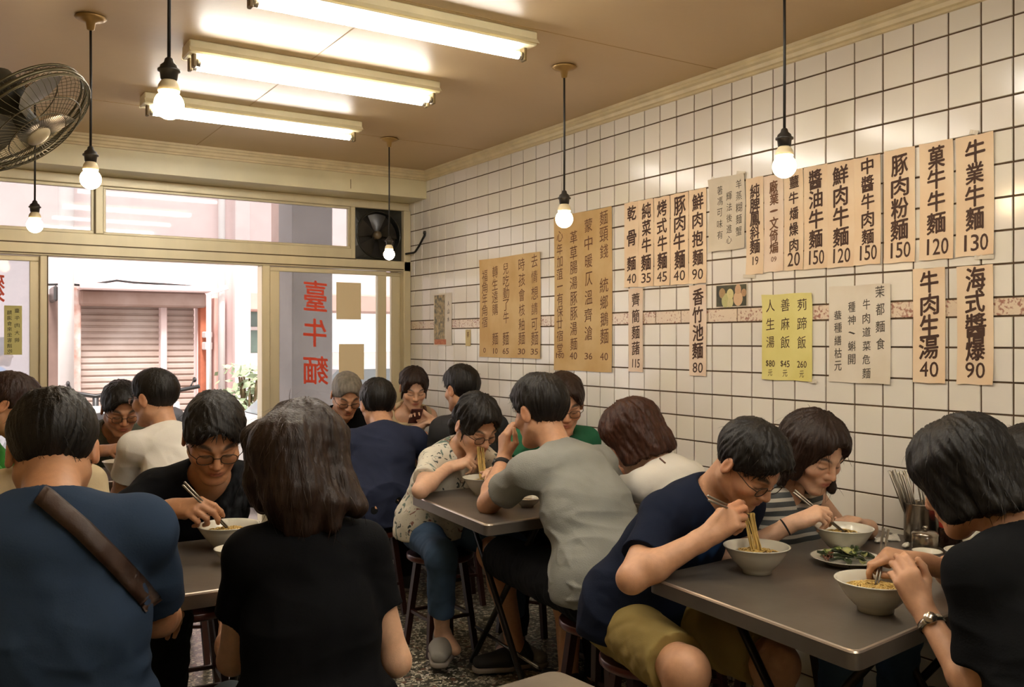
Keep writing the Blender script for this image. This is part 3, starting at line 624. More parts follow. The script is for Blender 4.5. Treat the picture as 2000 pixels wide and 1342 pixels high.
# lettering and notices on the door glass
def glass_letters(label, items, col, y, name='door_lettering'):
    t = thing(name, label, 'lettering', (items[0][1], y, items[0][2]))
    le = Lettering((0, y, 0), (1, 0, 0), (0, -1, 0))
    for ch, x, z, w_, h_ in items: le.put(ch, x, z, w_, h_, .016, -.06, flip=True)
    le.mb.build('character', col, t); return t
gy = WY - .02
def gch(ch, u, v, hw, hh): c = frontX(u, gy); s = c[1] / F; return (ch, c[0], CAMZ - (v - CY)*s, hw*s, hh*s)
for ch, u, v, a, b, l in (('臺', 616, 578, 46, 58, 'red character at the top of the door glass'), ('牛', 615, 650, 46, 54, 'red character in the middle of the door glass'), ('麵', 617, 723, 50, 54, 'red character lowest on the door glass')):
    glass_letters(l, [gch(ch, u, v, a, b)], RED, gy)
glass_letters('red character on the left sliding door, cut by the photo edge', [gch('麵', -14, 560, 40, 56)], RED, gy)
def backlit(n, c):
    m = bpy.data.materials.new(n); m.use_nodes = True; N = m.node_tree.nodes; L = m.node_tree.links; N.remove(N['Principled BSDF']); a = N.new('ShaderNodeBsdfDiffuse'); b = N.new('ShaderNodeBsdfTranslucent'); x = N.new('ShaderNodeMixShader')
    a.inputs[0].default_value = b.inputs[0].default_value = (*lin(c), 1); x.inputs[0].default_value = .65; L.new(a.outputs[0], x.inputs[1]); L.new(b.outputs[0], x.inputs[2]); L.new(x.outputs[0], N['Material Output'].inputs[0]); return m
M_buff = backlit('buff_paper', 'f0e4c6'); M_lime = backlit('lime_paper', 'e2dca6')
def notice(label, u0, u1, v0, v1, m, chars=None):
    x0, x1 = frontX(u0, gy)[0], frontX(u1, gy)[0]; z1, z0 = fz((u0+u1)/2, v0, gy), fz((u0+u1)/2, v1, gy)
    t = thing('paper_notice', label, 'notice', ((x0+x1)/2, gy, z0)); mb = MB(); mb.box((x0, gy, z0), (x1, gy + .0012, z1)); mb.build('paper', m, t)
    if chars:
        wd, ht = x1 - x0, z1 - z0
        for xf, ya, yb, cs in chars:
            le = Lettering((x0, gy, z0), (1, 0, 0), (0, -1, 0))
            for i, ch in enumerate(cs): le.put(ch, xf*wd, ht*(1 - ya - (yb-ya)*i/(len(cs)-1)), .27*wd, .27*wd, .01, .05, flip=True)
            le.mb.build('lettering', INKG, t)
notice('upper blank buff paper taped on the door glass beside the red characters', 657, 705, 552, 624, M_buff)
notice('lower blank buff paper taped on the door glass beside the red characters', 662, 711, 672, 742, M_buff)
notice('yellow green notice with two columns of writing on the left sliding door', 8, 43, 597, 693, M_lime, [(.3, .14, .93, '麵湯食來坐客請吃'), (.72, .1, .7, '臺牛肉大碗')])
bpy.data.objects.remove(_txto)
# ------------------------------------------------------------------ smooth bodies: blended distance fields -> one continuous mesh
V = lambda *a: np.array(a, dtype=np.float64)
def nrm(a): a = np.asarray(a, float); return a / (np.linalg.norm(a) + 1e-12)
def xf(p): return (float(p[0]), float(p[1]), float(p[2]))
class Field:
    BIG = .07
    def __init__(s, lo, hi, h):
        s.lo = np.asarray(lo, float); s.h = h; s.n = np.ceil((np.asarray(hi) - s.lo) / h).astype(int) + 1
        s.g = np.full(s.n, s.BIG, np.float32)
    def blk(s, lo, hi):
        a = np.clip(np.floor((lo - s.lo) / s.h).astype(int), 0, s.n); b = np.clip(np.ceil((hi - s.lo) / s.h).astype(int) + 1, 0, s.n)
        if (b <= a).any(): return None
        sl = tuple(slice(i, j) for i, j in zip(a, b))
        ax = [(s.lo[i] + s.h * np.arange(a[i], b[i])).astype(np.float32) for i in range(3)]
        return sl, ax[0][:, None, None], ax[1][None, :, None], ax[2][None, None, :]
    def merge(s, sl, d, k, op):
        g = s.g[sl]
        if op == 'sub':
            e = -d; hh = np.maximum(k - np.abs(g - e), 0) / k; s.g[sl] = np.maximum(g, e) + hh*hh*k*.25
        elif op == 'and':
            hh = np.maximum(k - np.abs(g - d), 0) / k; s.g[sl] = np.maximum(g, d) + hh*hh*k*.25
        else:
            hh = np.maximum(k - np.abs(g - d), 0) / k; s.g[sl] = np.minimum(g, d) - hh*hh*k*.25
    def cone(s, a, b, ra, rb, k=.02, side=None, fl=1., op='add', cut=None):
        a, b = np.asarray(a, float), np.asarray(b, float); m = max(ra, rb) * max(fl, 1.) + k + .02
        B = s.blk(np.minimum(a, b) - m, np.maximum(a, b) + m)
        if B is None: return
        sl, X, Y, Z = B; px, py, pz = X - np.float32(a[0]), Y - np.float32(a[1]), Z - np.float32(a[2]); ba = b - a
        if side is not None:
            sd = nrm(side); q = (px*sd[0] + py*sd[1] + pz*sd[2]) * (1 - 1/fl)
            px, py, pz = px - q*sd[0], py - q*sd[1], pz - q*sd[2]; ba = ba - sd * (ba @ sd) * (1 - 1/fl)
        bb = ba @ ba + 1e-12
        t = np.clip((px*ba[0] + py*ba[1] + pz*ba[2]) / bb, 0, 1)
        dx, dy, dz = px - t*ba[0], py - t*ba[1], pz - t*ba[2]
        d = np.sqrt(dx*dx + dy*dy + dz*dz) - (ra + (rb - ra) * t)
        if cut is not None:
            for (c, n) in cut:
                pl = (X - c[0])*n[0] + (Y - c[1])*n[1] + (Z - c[2])*n[2]; d = np.maximum(d, pl)
        s.merge(sl, d.astype(np.float32), k, op)
    def ell(s, c, r, R=None, k=.02, op='add'):
        c = np.asarray(c, float); R = np.eye(3) if R is None else R; m = max(r) + k + .015
        B = s.blk(c - m, c + m)
        if B is None: return
        sl, X, Y, Z = B; x, y, z = X - np.float32(c[0]), Y - np.float32(c[1]), Z - np.float32(c[2])
        q = [x*R[0, i] + y*R[1, i] + z*R[2, i] for i in range(3)]
        k0 = np.sqrt(sum((q[i]/r[i])**2 for i in range(3))); k1 = np.sqrt(sum((q[i]/r[i]**2)**2 for i in range(3)))
        s.merge(sl, (k0 * (k0 - 1) / np.maximum(k1, 1e-6)).astype(np.float32), k, op)
    def plane(s, c, n, k=.004, lo=None, hi=None):       # keep the side the normal points away from
        B = s.blk(s.lo if lo is None else lo, s.lo + s.h*s.n if hi is None else hi); sl, X, Y, Z = B
        n = nrm(n); s.merge(sl, ((X - c[0])*n[0] + (Y - c[1])*n[1] + (Z - c[2])*n[2]).astype(np.float32), k, 'and')
    def sample(s, p):
        q = (np.asarray(p) - s.lo) / s.h; i = np.clip(np.floor(q).astype(int), 0, s.n - 2); f = q - i; v = 0
        for a in (0, 1):
            for b in (0, 1):
                for c in (0, 1): v += s.g[i[0]+a, i[1]+b, i[2]+c] * (f[0] if a else 1-f[0]) * (f[1] if b else 1-f[1]) * (f[2] if c else 1-f[2])
        return v
    def mesh(s):
        g = s.g; g[0] = g[-1] = s.BIG; g[:, 0] = g[:, -1] = s.BIG; g[:, :, 0] = g[:, :, -1] = s.BIG
        S = g < 0; c = np.zeros(s.n - 1, np.uint8)
        for a in (0, 1):
            for b in (0, 1):
                for d in (0, 1): c += S[a:s.n[0]-1+a, b:s.n[1]-1+b, d:s.n[2]-1+d]
        I = np.argwhere((c > 0) & (c < 8)); n = len(I)
        mp = np.full(s.n - 1, -1, np.int32); mp[I[:, 0], I[:, 1], I[:, 2]] = np.arange(n)
        cv = [(a, b, d) for a in (0, 1) for b in (0, 1) for d in (0, 1)]
        vals = [g[I[:, 0]+a, I[:, 1]+b, I[:, 2]+d] for a, b, d in cv]
        P = np.zeros((n, 3)); N = np.zeros(n)
        for i, ca in enumerate(cv):
            for j in range(i+1, 8):
                cb = cv[j]
                if sum(abs(x-y) for x, y in zip(ca, cb)) != 1: continue
                m = (vals[i] < 0) != (vals[j] < 0)
                if not m.any(): continue
                t = vals[i][m] / (vals[i][m] - vals[j][m]); P[m] += np.array(ca) + (np.array(cb) - np.array(ca)) * t[:, None]; N[m] += 1
        vs = s.lo + s.h * (I + P / N[:, None])
        Q = []
        for ax in range(3):
            o = [0, 1, 2]; o.remove(ax); b, d = o
            sa = [slice(None)]*3; sb = [slice(None)]*3; sa[ax] = slice(0, -1); sb[ax] = slice(1, None)
            E = np.argwhere(S[tuple(sa)] != S[tuple(sb)]); E = E[(E[:, b] > 0) & (E[:, d] > 0) & (E[:, b] < s.n[b]-1) & (E[:, d] < s.n[d]-1)]
            def id_(db, dd):
                e = E.copy(); e[:, b] += db; e[:, d] += dd; return mp[e[:, 0], e[:, 1], e[:, 2]]
            q = np.stack([id_(-1, -1), id_(0, -1), id_(0, 0), id_(-1, 0)], 1)
            ins = S[E[:, 0], E[:, 1], E[:, 2]]; fl = ins if ax != 1 else ~ins
            q[~fl] = q[~fl][:, ::-1]; Q.append(q)
        return vs, np.concatenate(Q)
def vnormals(vs, Q):
    n = np.cross(vs[Q[:, 2]] - vs[Q[:, 0]], vs[Q[:, 3]] - vs[Q[:, 1]]); out = np.zeros_like(vs)
    for i in range(4): np.add.at(out, Q[:, i], n)
    return out / (np.linalg.norm(out, axis=1, keepdims=True) + 1e-12)
def relax(vs, Q, it=1, w=.5):
    for _ in range(it):
        acc = np.zeros_like(vs); cnt = np.zeros(len(vs))
        for i in range(4):
            for j in (Q[:, (i+1) % 4], Q[:, (i-1) % 4]): np.add.at(acc, Q[:, i], vs[j]); np.add.at(cnt, Q[:, i], 1)
        vs = vs * (1-w) + w * acc / np.maximum(cnt, 1)[:, None]
    return vs
def folds(p, seed, amp, freq, n=7, stretch=(1, 1, 1)):
    r = np.random.default_rng(seed); out = 0; q = p * np.array(stretch)
    for i in range(n):
        k = r.normal(size=3); k = k / np.linalg.norm(k) * freq * r.uniform(.5, 1.6); k2 = r.normal(size=3) * freq * .5
        out = out + np.sin(q @ k + r.uniform(0, 6) + 1.6*np.sin(q @ k2 + r.uniform(0, 6)))
    return amp * out / math.sqrt(n)
def fast_mesh(name, vs, Q, m, parent, base, col=None, smooth=True, mi=None):
    me = bpy.data.meshes.new(name); vs = vs - np.asarray(base); n, f = len(vs), len(Q); k = Q.shape[1]
    me.vertices.add(n); me.vertices.foreach_set('co', vs.astype(np.float32).ravel())
    me.loops.add(f*k); me.loops.foreach_set('vertex_index', Q.astype(np.int32).ravel())
    me.polygons.add(f); me.polygons.foreach_set('loop_start', np.arange(0, f*k, k, dtype=np.int32)); 
    me.polygons.foreach_set('use_smooth', np.full(f, smooth)); me.update(calc_edges=True); me.validate()
    for x in (m if isinstance(m, list) else [m]): me.materials.append(x)
    if mi is not None: me.polygons.foreach_set('material_index', mi.astype(np.int32))
    if col is not None:
        at = me.color_attributes.new('Col', 'FLOAT_COLOR', 'POINT'); a = np.ones((n, 4), np.float32); a[:, :3] = col; at.data.foreach_set('color', a.ravel())
    return link(name, me, parent, base)

def skinmat():
    m = mat('skin', 'c58b62', rough=.48, attr='Col', var=.10, scale=60, bump=.10, bscale=420, sss=.06); return m
M_skin = skinmat()
def hairmat(name, c, rough=.5): return mat('hair_' + name, c, rough=rough, var=.45, scale=60, bump=.6, bscale=160, stretch=(1, 1, .12), spec=.35)
def cloth(name, c, var=.10, bump=.14, attr=None, wr=.7):
    m = mat('cloth_' + name, c, rough=.9, var=var, scale=7, bump=bump, bscale=240, spec=.12, attr=attr); return wrinkle(m, wr)
def wrinkle(m, wr=.45):
    N = m.node_tree.nodes; L = m.node_tree.links; p = N['Principled BSDF']; old = p.inputs['Normal'].links[0].from_socket
    tc = N.new('ShaderNodeTexCoord'); n = N.new('ShaderNodeTexNoise'); n.noise_type = 'RIDGED_MULTIFRACTAL'; n.inputs['Scale'].default_value = 7.5; n.inputs['Detail'].default_value = 1.5; n.inputs['Distortion'].default_value = .9
    mp = N.new('ShaderNodeMapping'); mp.inputs['Rotation'].default_value = (.5, .3, .6); mp.inputs['Scale'].default_value = (1, .55, 1.2); L.new(tc.outputs['Object'], mp.inputs[0]); L.new(mp.outputs[0], n.inputs[0])
    b = N.new('ShaderNodeBump'); b.inputs['Strength'].default_value = wr; b.inputs['Distance'].default_value = .012; L.new(n.outputs[0], b.inputs['Height']); L.new(old, b.inputs['Normal']); L.new(b.outputs[0], p.inputs['Normal']); return m
M_wire = mat('spectacle_frame', '3a332c', rough=.3, metal=.8); M_lens = glassmat('spectacle_lens', 'f2f4f2'); M_steel = mat('chopstick_steel', '948d82', rough=.32, metal=.9)
M_brow = lin('241a14')

def ik(S, T, a, b, pole):
    d = T - S; L = np.linalg.norm(d); 
    if L > (a + b)*.999: T = S + d * ((a + b)*.999/L); d = T - S; L = np.linalg.norm(d)
    u = d / L; p = pole - u * (pole @ u); p = nrm(p)
    x = (a*a - b*b + L*L) / (2*L); y = math.sqrt(max(a*a - x*x, 1e-6))
    return S + u*x + p*y, T
POSES = {'chop': ((38, 40, 25), (48, 48, 28), (62, 62, 35), (68, 66, 35), 'in'), 'fist': ((62, 75, 40), (66, 80, 45), (68, 80, 45), (70, 80, 40), 'in'),
         'relax': ((18, 25, 15), (22, 30, 18), (26, 34, 20), (30, 36, 20), 'out'), 'flat': ((6, 8, 5), (5, 8, 5), (6, 9, 5), (9, 10, 6), 'out'), 'bowl': ((30, 38, 22), (34, 42, 26), (38, 44, 28), (42, 46, 30), 'over')}
def hand(Fd, wr, y, z, right, pose, s=1.):
    """wr wrist, y towards the knuckles, z out of the back of the hand"""
    y = nrm(y); z = nrm(z - y*(z @ y)); x = np.cross(z, y) if right else np.cross(y, z); P = lambda a, b, c: wr + s*(x*a + y*b + z*c)
    pz = POSES[pose]; h = s
    for xi, yi in ((.026, .084), (.009, .088), (-.009, .084), (-.025, .074)): Fd.cone(P(xi*.55, .004, 0), P(xi, yi, .002), .0145*h, .0120*h, .012, z, .95)
    Fd.cone(P(.012, .012, -.006), P(.024, .040, -.012), .014*h, .013*h, .014)
    Fd.cone(P(-.018, .015, -.008), P(-.022, .05, -.010), .012*h, .011*h, .014)
    tips = []
    for i, (xi, yi, ls) in enumerate(((.027, .086, (.042, .026, .021)), (.009, .090, (.046, .029, .022)), (-.009, .086, (.043, .027, .021)), (-.026, .076, (.034, .021, .019)))):
        p = np.array((xi, yi, .001)); ang = 0; sp = xi * .9
        for j in range(3):
            ang += math.radians(pz[i][j]); q = p + ls[j] * np.array((sp * (1 if j == 0 else .4), math.cos(ang), -math.sin(ang)))
            r0, r1 = ((.0100, .0090), (.0088, .0080), (.0080, .0066))[j]; k = .90 if i == 3 else 1
            Fd.cone(P(*p), P(*q), r0*h*k, r1*h*k, .004); p = q
        tips.append(P(*p))
    t0 = np.array((.022, .026, -.010))
    t1, t2, t3 = {'in': ((.042, .060, -.034), (.032, .088, -.046), (.020, .108, -.048)), 'out': ((.050, .056, -.018), (.060, .086, -.024), (.064, .108, -.026)), 'over': ((.048, .058, -.020), (.052, .090, -.012), (.048, .112, -.008))}[pz[4]]
    Fd.cone(P(*t0), P(*t1), .0150*h, .0118*h, .012); Fd.cone(P(*t1), P(*t2), .0112*h, .0098*h, .004); Fd.cone(P(*t2), P(*t3), .0098*h, .0074*h, .004)
    return P(.020, .098, -.034), tips
UP = V(0, 0, 1); CR = V(CS, -SN, 0); CA = V(SN, CS, 0)
def cv(t): return nrm(CR*t[0] + UP*t[1] + CA*t[2])              # right, up, away as seen from the camera
def hdg(a): a = YAW + math.radians(a); return V(math.sin(a), math.cos(a), 0)
def Wn(u, v, d): return np.array(W(u, v, d))
SKIN = {'tan': 'bf8c68', 'mid': 'cb9a78', 'fair': 'd9ae90', 'dark': 'a8795a'}
PEOPLE = {}
def hair_mesh(kind, R, H, hs, m, root, base, seed, h, grow=1., locks=(), part=None, fuzz=260, nape=.66):
    F_ = Field((-.19, -.24, -.42 if kind in ('long', 'mid', 'pony') else -.2), (.19, .19, .17), h/hs); g = grow
    if kind in ('short', 'crop', 'flat'):
        t = {'short': .008, 'crop': .003, 'flat': .005}[kind] * g
        F_.ell((0, -.012, .034), (.081 + t, .101 + t, .088 + t*1.3), k=.01)
        F_.ell((0, .018, .072), (.060 + t, .070 + t, .045 + t*1.5), k=.03)
        if kind == 'short': F_.ell((.012, .070, .074), (.052, .030, .026), k=.02); F_.ell((-.03, .072, .064), (.03, .022, .024), k=.02)
        for sx in (-1, 1): F_.cone((sx*.076, .012, .02), (sx*.078, .012, -.014), .010, .007, .01)
        F_.ell((0, .106, -.030), (.068, .064, .112), k=.008, op='sub')
        for sx in (-1, 1): F_.ell((sx*.092, -.004, -.012), (.022, .026, .036), k=.006, op='sub')
        F_.plane((0, 0, -.018), (0, nape, -1), .01)
    else:
        t = .009 * g
        F_.ell((0, -.012, .036), (.082 + t, .102 + t, .088 + t), k=.01)
        F_.ell((0, .03, .066), (.056 + t, .062 + t, .045 + t), k=.03)
        if kind == 'bob':
            F_.cone((0, -.05, .04), (0, -.062, -.085), .066 + t, .052 + t, .03, (1, 0, 0), 1.35)
            for sx in (-1, 1): F_.cone((sx*.070, .005, .04), (sx*.072, .012, -.09), .030, .020, .02, (0, 1, 0), 1.9)
            F_.plane((0, 0, -.098), (0, .18, -1), .012)
            F_.cone((-.05, .088, .052), (.05, .088, .052), .016, .016, .02) if part == 'fringe' else None
            F_.ell((0, .122, -.044), (.058, .072, .104), k=.01, op='sub')
        if kind == 'pony':
            F_.ell((0, -.09, -.02), (.06, .035, .05), k=.03)
            F_.cone((0, -.115, -.02), (0, -.135, -.10), .024, .026, .02); F_.cone((0, -.135, -.10), (0, -.125, -.19), .026, .010, .02)
            F_.ell((0, .120, -.026), (.066, .078, .116), k=.008, op='sub')
            for sx in (-1, 1): F_.ell((sx*.094, -.002, -.012), (.024, .030, .040), k=.006, op='sub')
            for sx in (-1, 1): F_.cone((sx*.072, .03, .03), (sx*.074, .035, -.06), .008, .003, .006, (0, 1, 0), 1.6)
        if kind in ('long', 'mid'):
            for sx in (-1, 1): F_.cone((sx*.066, -.01, .04), (sx*.074, -.012, -.07), .034, .032, .03, (0, 1, 0), 1.8)
            F_.cone((0, -.06, .04), (0, -.075, -.12), .062, .060, .03, (1, 0, 0), 1.35)
            F_.ell((0, .126, -.026), (.064, .082, .120), k=.01, op='sub')
    for pts, r0, r1, sd, fl in locks:
        pts = [((Wn(*p) - H) @ R)/hs if abs(p[1]) > 5 else np.array(p) for p in pts]
        for i in range(len(pts) - 1):
            n = len(pts) - 1; F_.cone(pts[i], pts[i+1], r0 + (r1-r0)*i/n, r0 + (r1-r0)*(i+1)/n, .018, sd, fl)
    vs, Q = F_.mesh(); vs = relax(vs, Q, 1); N = vnormals(vs, Q)
    az = np.arctan2(vs[:, 0], vs[:, 1] + .02); el = np.arctan2(vs[:, 2] - .03, np.hypot(vs[:, 0], vs[:, 1] + .02))
    amp = {'crop': .0012, 'flat': .002, 'short': .0032}.get(kind, .0030)
    if kind in ('long', 'mid', 'bob', 'pony'): d = folds(np.stack([az*1.0, el*.18, vs[:, 2]*2.2], 1), seed, amp, 16, 9) + folds(np.stack([az, el*.12, vs[:, 2]*1.5], 1), seed+1, amp*.5, 55, 7)
    else:
        a2 = np.arctan2(vs[:, 0], vs[:, 1] + .04) + 2.5*np.hypot(vs[:, 0], vs[:, 1] + .04); rd = np.hypot(vs[:, 0], vs[:, 1] + .04) - vs[:, 2]*.6
        d = folds(np.stack([np.cos(a2)*.05, np.sin(a2)*.05, rd*.16], 1), seed, amp*.55, 620, 9) + folds(vs, seed+2, amp*.35, 60, 5)
    vs = vs + N * d[:, None]
    # loose strands that break the outline
    r = np.random.default_rng(seed); pick = r.choice(len(vs), min(fuzz, len(vs)), replace=False); comb = V(.1, .35, -.5) if kind in ('short', 'crop', 'flat') else V(0, .0, -1)
    SV, SQ = [], []
    fr = np.where((vs[:, 1] > .03) & (vs[:, 2] > .005) & (N[:, 1] - N[:, 2] > .35))[0] if kind in ('short', 'flat') and fuzz else []
    if len(fr): pick = np.concatenate([pick, r.choice(fr, min(150, len(fr)), replace=False)])
    nf = min(fuzz, len(vs)) if len(fr) else 10**9
    gl = R.T @ V(0, 0, -1)
    if kind in ('long', 'mid', 'bob', 'pony'): comb = gl
    for ii, i in enumerate(pick):
        n = N[i]; c = (comb if ii < nf else V(np.sign(vs[i][0])*.35 + .15, .15, -.75)) + r.normal(size=3)*.25; c = nrm(c - n*(c @ n)); L = r.uniform(.012, .035) * (1.8 if kind in ('long', 'mid') else 1) * (.45 if kind == 'crop' else 1)
        sd = np.cross(n, c) * (.0007 if ii < nf else .0016); lift = r.uniform(.10, .45); p = vs[i] - n*.002; o = len(SV)
        for q, wd in ((0, 1), (.4, .9), (.75, .7), (1, .25)): 
            x = p + c*L*q + n*(L*lift*q*(1 - .5*q) + .002*min(q*3, 1)); SV += [x - sd*wd, x + sd*wd]
        SQ += [(o+2*k, o+2*k+1, o+2*k+3, o+2*k+2) for k in range(3)]
    if SV: Q = np.concatenate([Q, np.array(SQ) + len(vs)]); vs = np.concatenate([vs, np.array(SV)])
    return fast_mesh('hair', H + hs * (vs @ R.T), Q, m, root, base)

TRECT = ((1.60, 2.77, 1.20, 1.95), (1.63, 2.77, 2.74, 3.50), (1.77, 2.77, 4.64, 5.12), (-.35, 1.1, 2.42, 3.06), (-.4, 1.02, 4.54, 5.06))
def over_table(p): return any(a < p[0] < b and c < p[1] < d for a, b, c, d in TRECT)
def person(key, label, head, face, look=(0, 25, 0), s=1., hs=1., h=.005, skin='mid', hair=('short', 'black'), shirt=None, sleeve=.55, neck='round', pants=None, leg='long',
           arms={}, seat=.44, sw=None, female=False, knees=None, feet=None, shoe=None, locks=(), fat=1., bow=.03, lean=None, ldir=None, glasses=False, legs=True, hgrow=1., fuzz=260, nape=.66, hpart=None, neckd=None,
           sleeveless=False, pel=None, shirtbump=1., hem=.0, foldamp=.0045, patch=None, tl=.47, fleshleg=None):
    sw = sw or (.150 if female else .166); H = Wn(*head); face = face + math.degrees(math.atan((head[0] - CX)/F)); f = hdg(face); r = V(f[1], -f[0], 0)
    ya, pi_, ro = (math.radians(x) for x in look); hfw = hdg(face + look[0]); hf = hfw*math.cos(pi_) - UP*math.sin(pi_); hu = hfw*math.sin(pi_) + UP*math.cos(pi_); hr = np.cross(hf, hu)
    if ro: hr, hu = hr*math.cos(ro) - hu*math.sin(ro), hu*math.cos(ro) + hr*math.sin(ro)
    R = np.stack([hr, hf, hu], 1); L = lambda x, y, z: H + hs*(hr*x + hf*y + hu*z)
    skull = L(0, -.028, -.078); pz = seat + .13*s
    ld = nrm(ldir) if ldir is not None else f
    th = .2
    for _ in range(6):
        nd = nrm(UP*math.cos(th*1.25) + ld*math.sin(th*1.25)) if neckd is None else nrm(f*neckd[0] + r*neckd[1] + UP*neckd[2]); N = skull - nd*.085*s
        c = (N[2] - pz) / (tl*s); th = math.acos(min(max(c, .35), .998)) if lean is None else math.radians(lean)
    tor = nrm(UP*math.cos(th) + ld*math.sin(th)); P = N - tor*tl*s
    if pel is not None: P = np.array((pel[0], pel[1], pz)); tor = nrm(N - P); th = math.acos(tor[2])
    bx = nrm(f - tor*(f @ tor)); M = (P + N)/2 - bx*bow*s; C = N*.78 + M*.22 - bx*.012
    ut = nrm(N - M); base = np.array((P[0], P[1], 0.)); F0 = nrm(f - ut*(f @ ut))
    print(f'{key:5s} len {np.linalg.norm(N-P)/s:.2f} N {N.round(2)} lean {math.degrees(th):4.0f} pelvis z {P[2]:.2f} (want {pz:.2f}) xy {P[0]:.2f},{P[1]:.2f} neck {tuple(round(x) for x in proj(N)[:2])} pel {tuple(round(x) for x in proj(P)[:2])}')
    SH = {k: N - ut*.060*s + r*sg*sw*s - F0*.005 + F0*(.02 if th > .35 else 0) for k, sg in (('R', 1), ('L', -1))}
    A = {}
    for k, sg in (('R', 1), ('L', -1)):
        a = dict(w=None, hd=None, dn=None, pole=(.55, -.3, -.35), pose='relax', ua=.285, fa=.245); a.update(arms.get(k, {}))
        T = Wn(*a['w']) if a['w'] is not None else N + f*.33*s + r*sg*.13*s + UP*(.80 - N[2])
        pl = r*sg*a['pole'][0] + f*a['pole'][1] + UP*a['pole'][2]
        if a.get('e') is not None: pl = Wn(*a['e']) - SH[k]
        if over_table(T) and T[2] < .79: T = np.array((T[0], T[1], .79))
        pl = nrm(pl); T0_ = T
        for _ in range(60):
            E, T = ik(SH[k], T0_, a['ua']*s, a['fa']*s, pl)
            if over_table(E) and E[2] < .775: pl = nrm(pl + UP*.05 + r*sg*.015)
            elif E[0] > WX - .075: pl = nrm(pl - V(.08, 0, .02))
            else: break
        hd = cv(a['hd']) if a['hd'] is not None else nrm(T - E); dn = cv(a['dn']) if a['dn'] is not None else nrm(UP + r*sg*.3)
        print('      arm', k, 'sh', tuple(round(x) for x in proj(SH[k])), 'elbow', tuple(round(x) for x in proj(E)), 'z %.2f' % E[2], 'wrist', tuple(round(x) for x in proj(T)), 'z %.2f' % T[2], 'ua %.2f fa %.2f' % (np.linalg.norm(E-SH[k]), np.linalg.norm(T-E)))
        A[k] = (E, T, hd, dn, a['pose'])
    HP = {}; KN = {}; AN = {}
    for k, sg in (('R', 1), ('L', -1)):
        HP[k] = P + r*sg*.088*s - UP*.03*s
        kn = HP[k] + f*.40*s + r*sg*.06 + UP*(seat + .055 - HP[k][2])
        if knees and k in knees: kn = Wn(*knees[k])
        an = np.array((kn[0], kn[1], .085)) - f*.02
        if feet and k in feet: an = Wn(*feet[k])
        KN[k], AN[k] = kn, an
    pts = [P, N, H + hf*.12, L(0, 0, .13), H - hf*.12] + [x for k in 'RL' for x in (SH[k] + r*.07, SH[k] - r*.07, A[k][0], A[k][1], A[k][1] + A[k][2]*.16*s)] + ([x for k in 'RL' for x in (KN[k], AN[k])] if legs else [])
    pts = np.array(pts); lo, hi = pts.min(0) - .16, pts.max(0) + .12; lo[2] = max(lo[2], -.01) if legs else P[2] - .22
    F_ = Field(lo, hi, h)
    def torso(Fd, o, k=.03):
        w_ = fat
        Fd.cone(M, C - ut*.05*s, (.104*w_ + o)*s, (.098 + o)*s, k, r, 1.42 if not female else 1.30)
        Fd.cone(P + UP*.02, M, (.112*w_ + o)*s, (.104*w_ + o)*s, .05, r, 1.34 if not female else 1.28)
        Fd.cone(SH['R'] - r*.03*s, SH['L'] + r*.03*s, (.046 + o)*s, (.046 + o)*s, .045, F0, 1.2)
        Fd.cone(N - ut*.02, SH['R'] - r*.04 - ut*.0, (.050 + o)*s, (.046 + o)*s, .05); Fd.cone(N - ut*.02, SH['L'] + r*.04, (.050 + o)*s, (.046 + o)*s, .05)
        if female:
            for sg in (-1, 1): Fd.ell(C - ut*.12*s + F0*.085*s + r*sg*.062*s, np.array((.055, .050, .055))*s + o, k=.05)
    def hips(Fd, o):
        Fd.cone(HP['R'] + UP*.02*s, HP['L'] + UP*.02*s, (.105 + o)*s, (.105 + o)*s, .04)
        Fd.ell(P - bx*.05*s - UP*.015*s, np.array((.13, .13, .11))*s + o, k=.05)
    # -------- body
    torso(F_, -.016); 
    if legs: hips(F_, -.012)
    for k, sg in (('R', 1), ('L', -1)):
        E, T, hd, dn, pose = A[k]; S_ = SH[k]; fm = .88 if female else 1.
        F_.ell(S_ - ut*.01*s, np.array((.052, .053, .056))*s*fm, k=.035)
        F_.cone(S_, E, .047*s*fm, .038*s*fm, .03); mid = E*.70 + T*.30
        F_.cone(E, mid, .038*s*fm, .041*s*fm, .02); F_.cone(mid, T, .041*s*fm, .0265*s*fm, .02); 
        F_.cone(T - nrm(T-E)*.02, T + hd*.02, .0265*s*fm, .024*s*fm, .015, np.cross(hd, dn), 1.12)
        A[k] = A[k] + hand(F_, T + hd*.012*s, hd, dn, k == 'R', pose, s*(.92 if female else 1.))
    if legs:
        for k, sg in (('R', 1), ('L', -1)):
            fl_ = 1. if not female else .95; fl_ *= (fleshleg or 1.)
            F_.cone(HP[k], KN[k], .080*s*fl_, .056*s*fl_, .03); m2 = KN[k]*.68 + AN[k]*.32 - f*.012
            F_.cone(KN[k], m2, .052*s*fl_, .052*s*fl_, .03); F_.cone(m2, AN[k], .052*s*fl_, .034*s*fl_, .03); F_.ell(KN[k] + f*.012, np.array((.05, .05, .055))*s*fl_, k=.03)
            F_.cone(AN[k], AN[k] + f*.10*s - UP*.045, .036*s, .026*s, .02)
    # neck and head
    F_.cone(N - nd*.02, skull + nd*.02, (.055 if not female else .048)*s, (.052 if not female else .044)*hs, .03)
    F_.ell(L(0, -.012, .030), np.array((.077, .097, .086))*hs, R, k=.02)
    F_.ell(L(0, .016, -.036), np.array((.061 if not female else .057, .074, .082))*hs, R, k=.03)
    F_.cone(L(-.052, -.005, -.055), L(-.018, .068, -.098), .018*hs, .016*hs, .03); F_.cone(L(.052, -.005, -.055), L(.018, .068, -.098), .018*hs, .016*hs, .03)
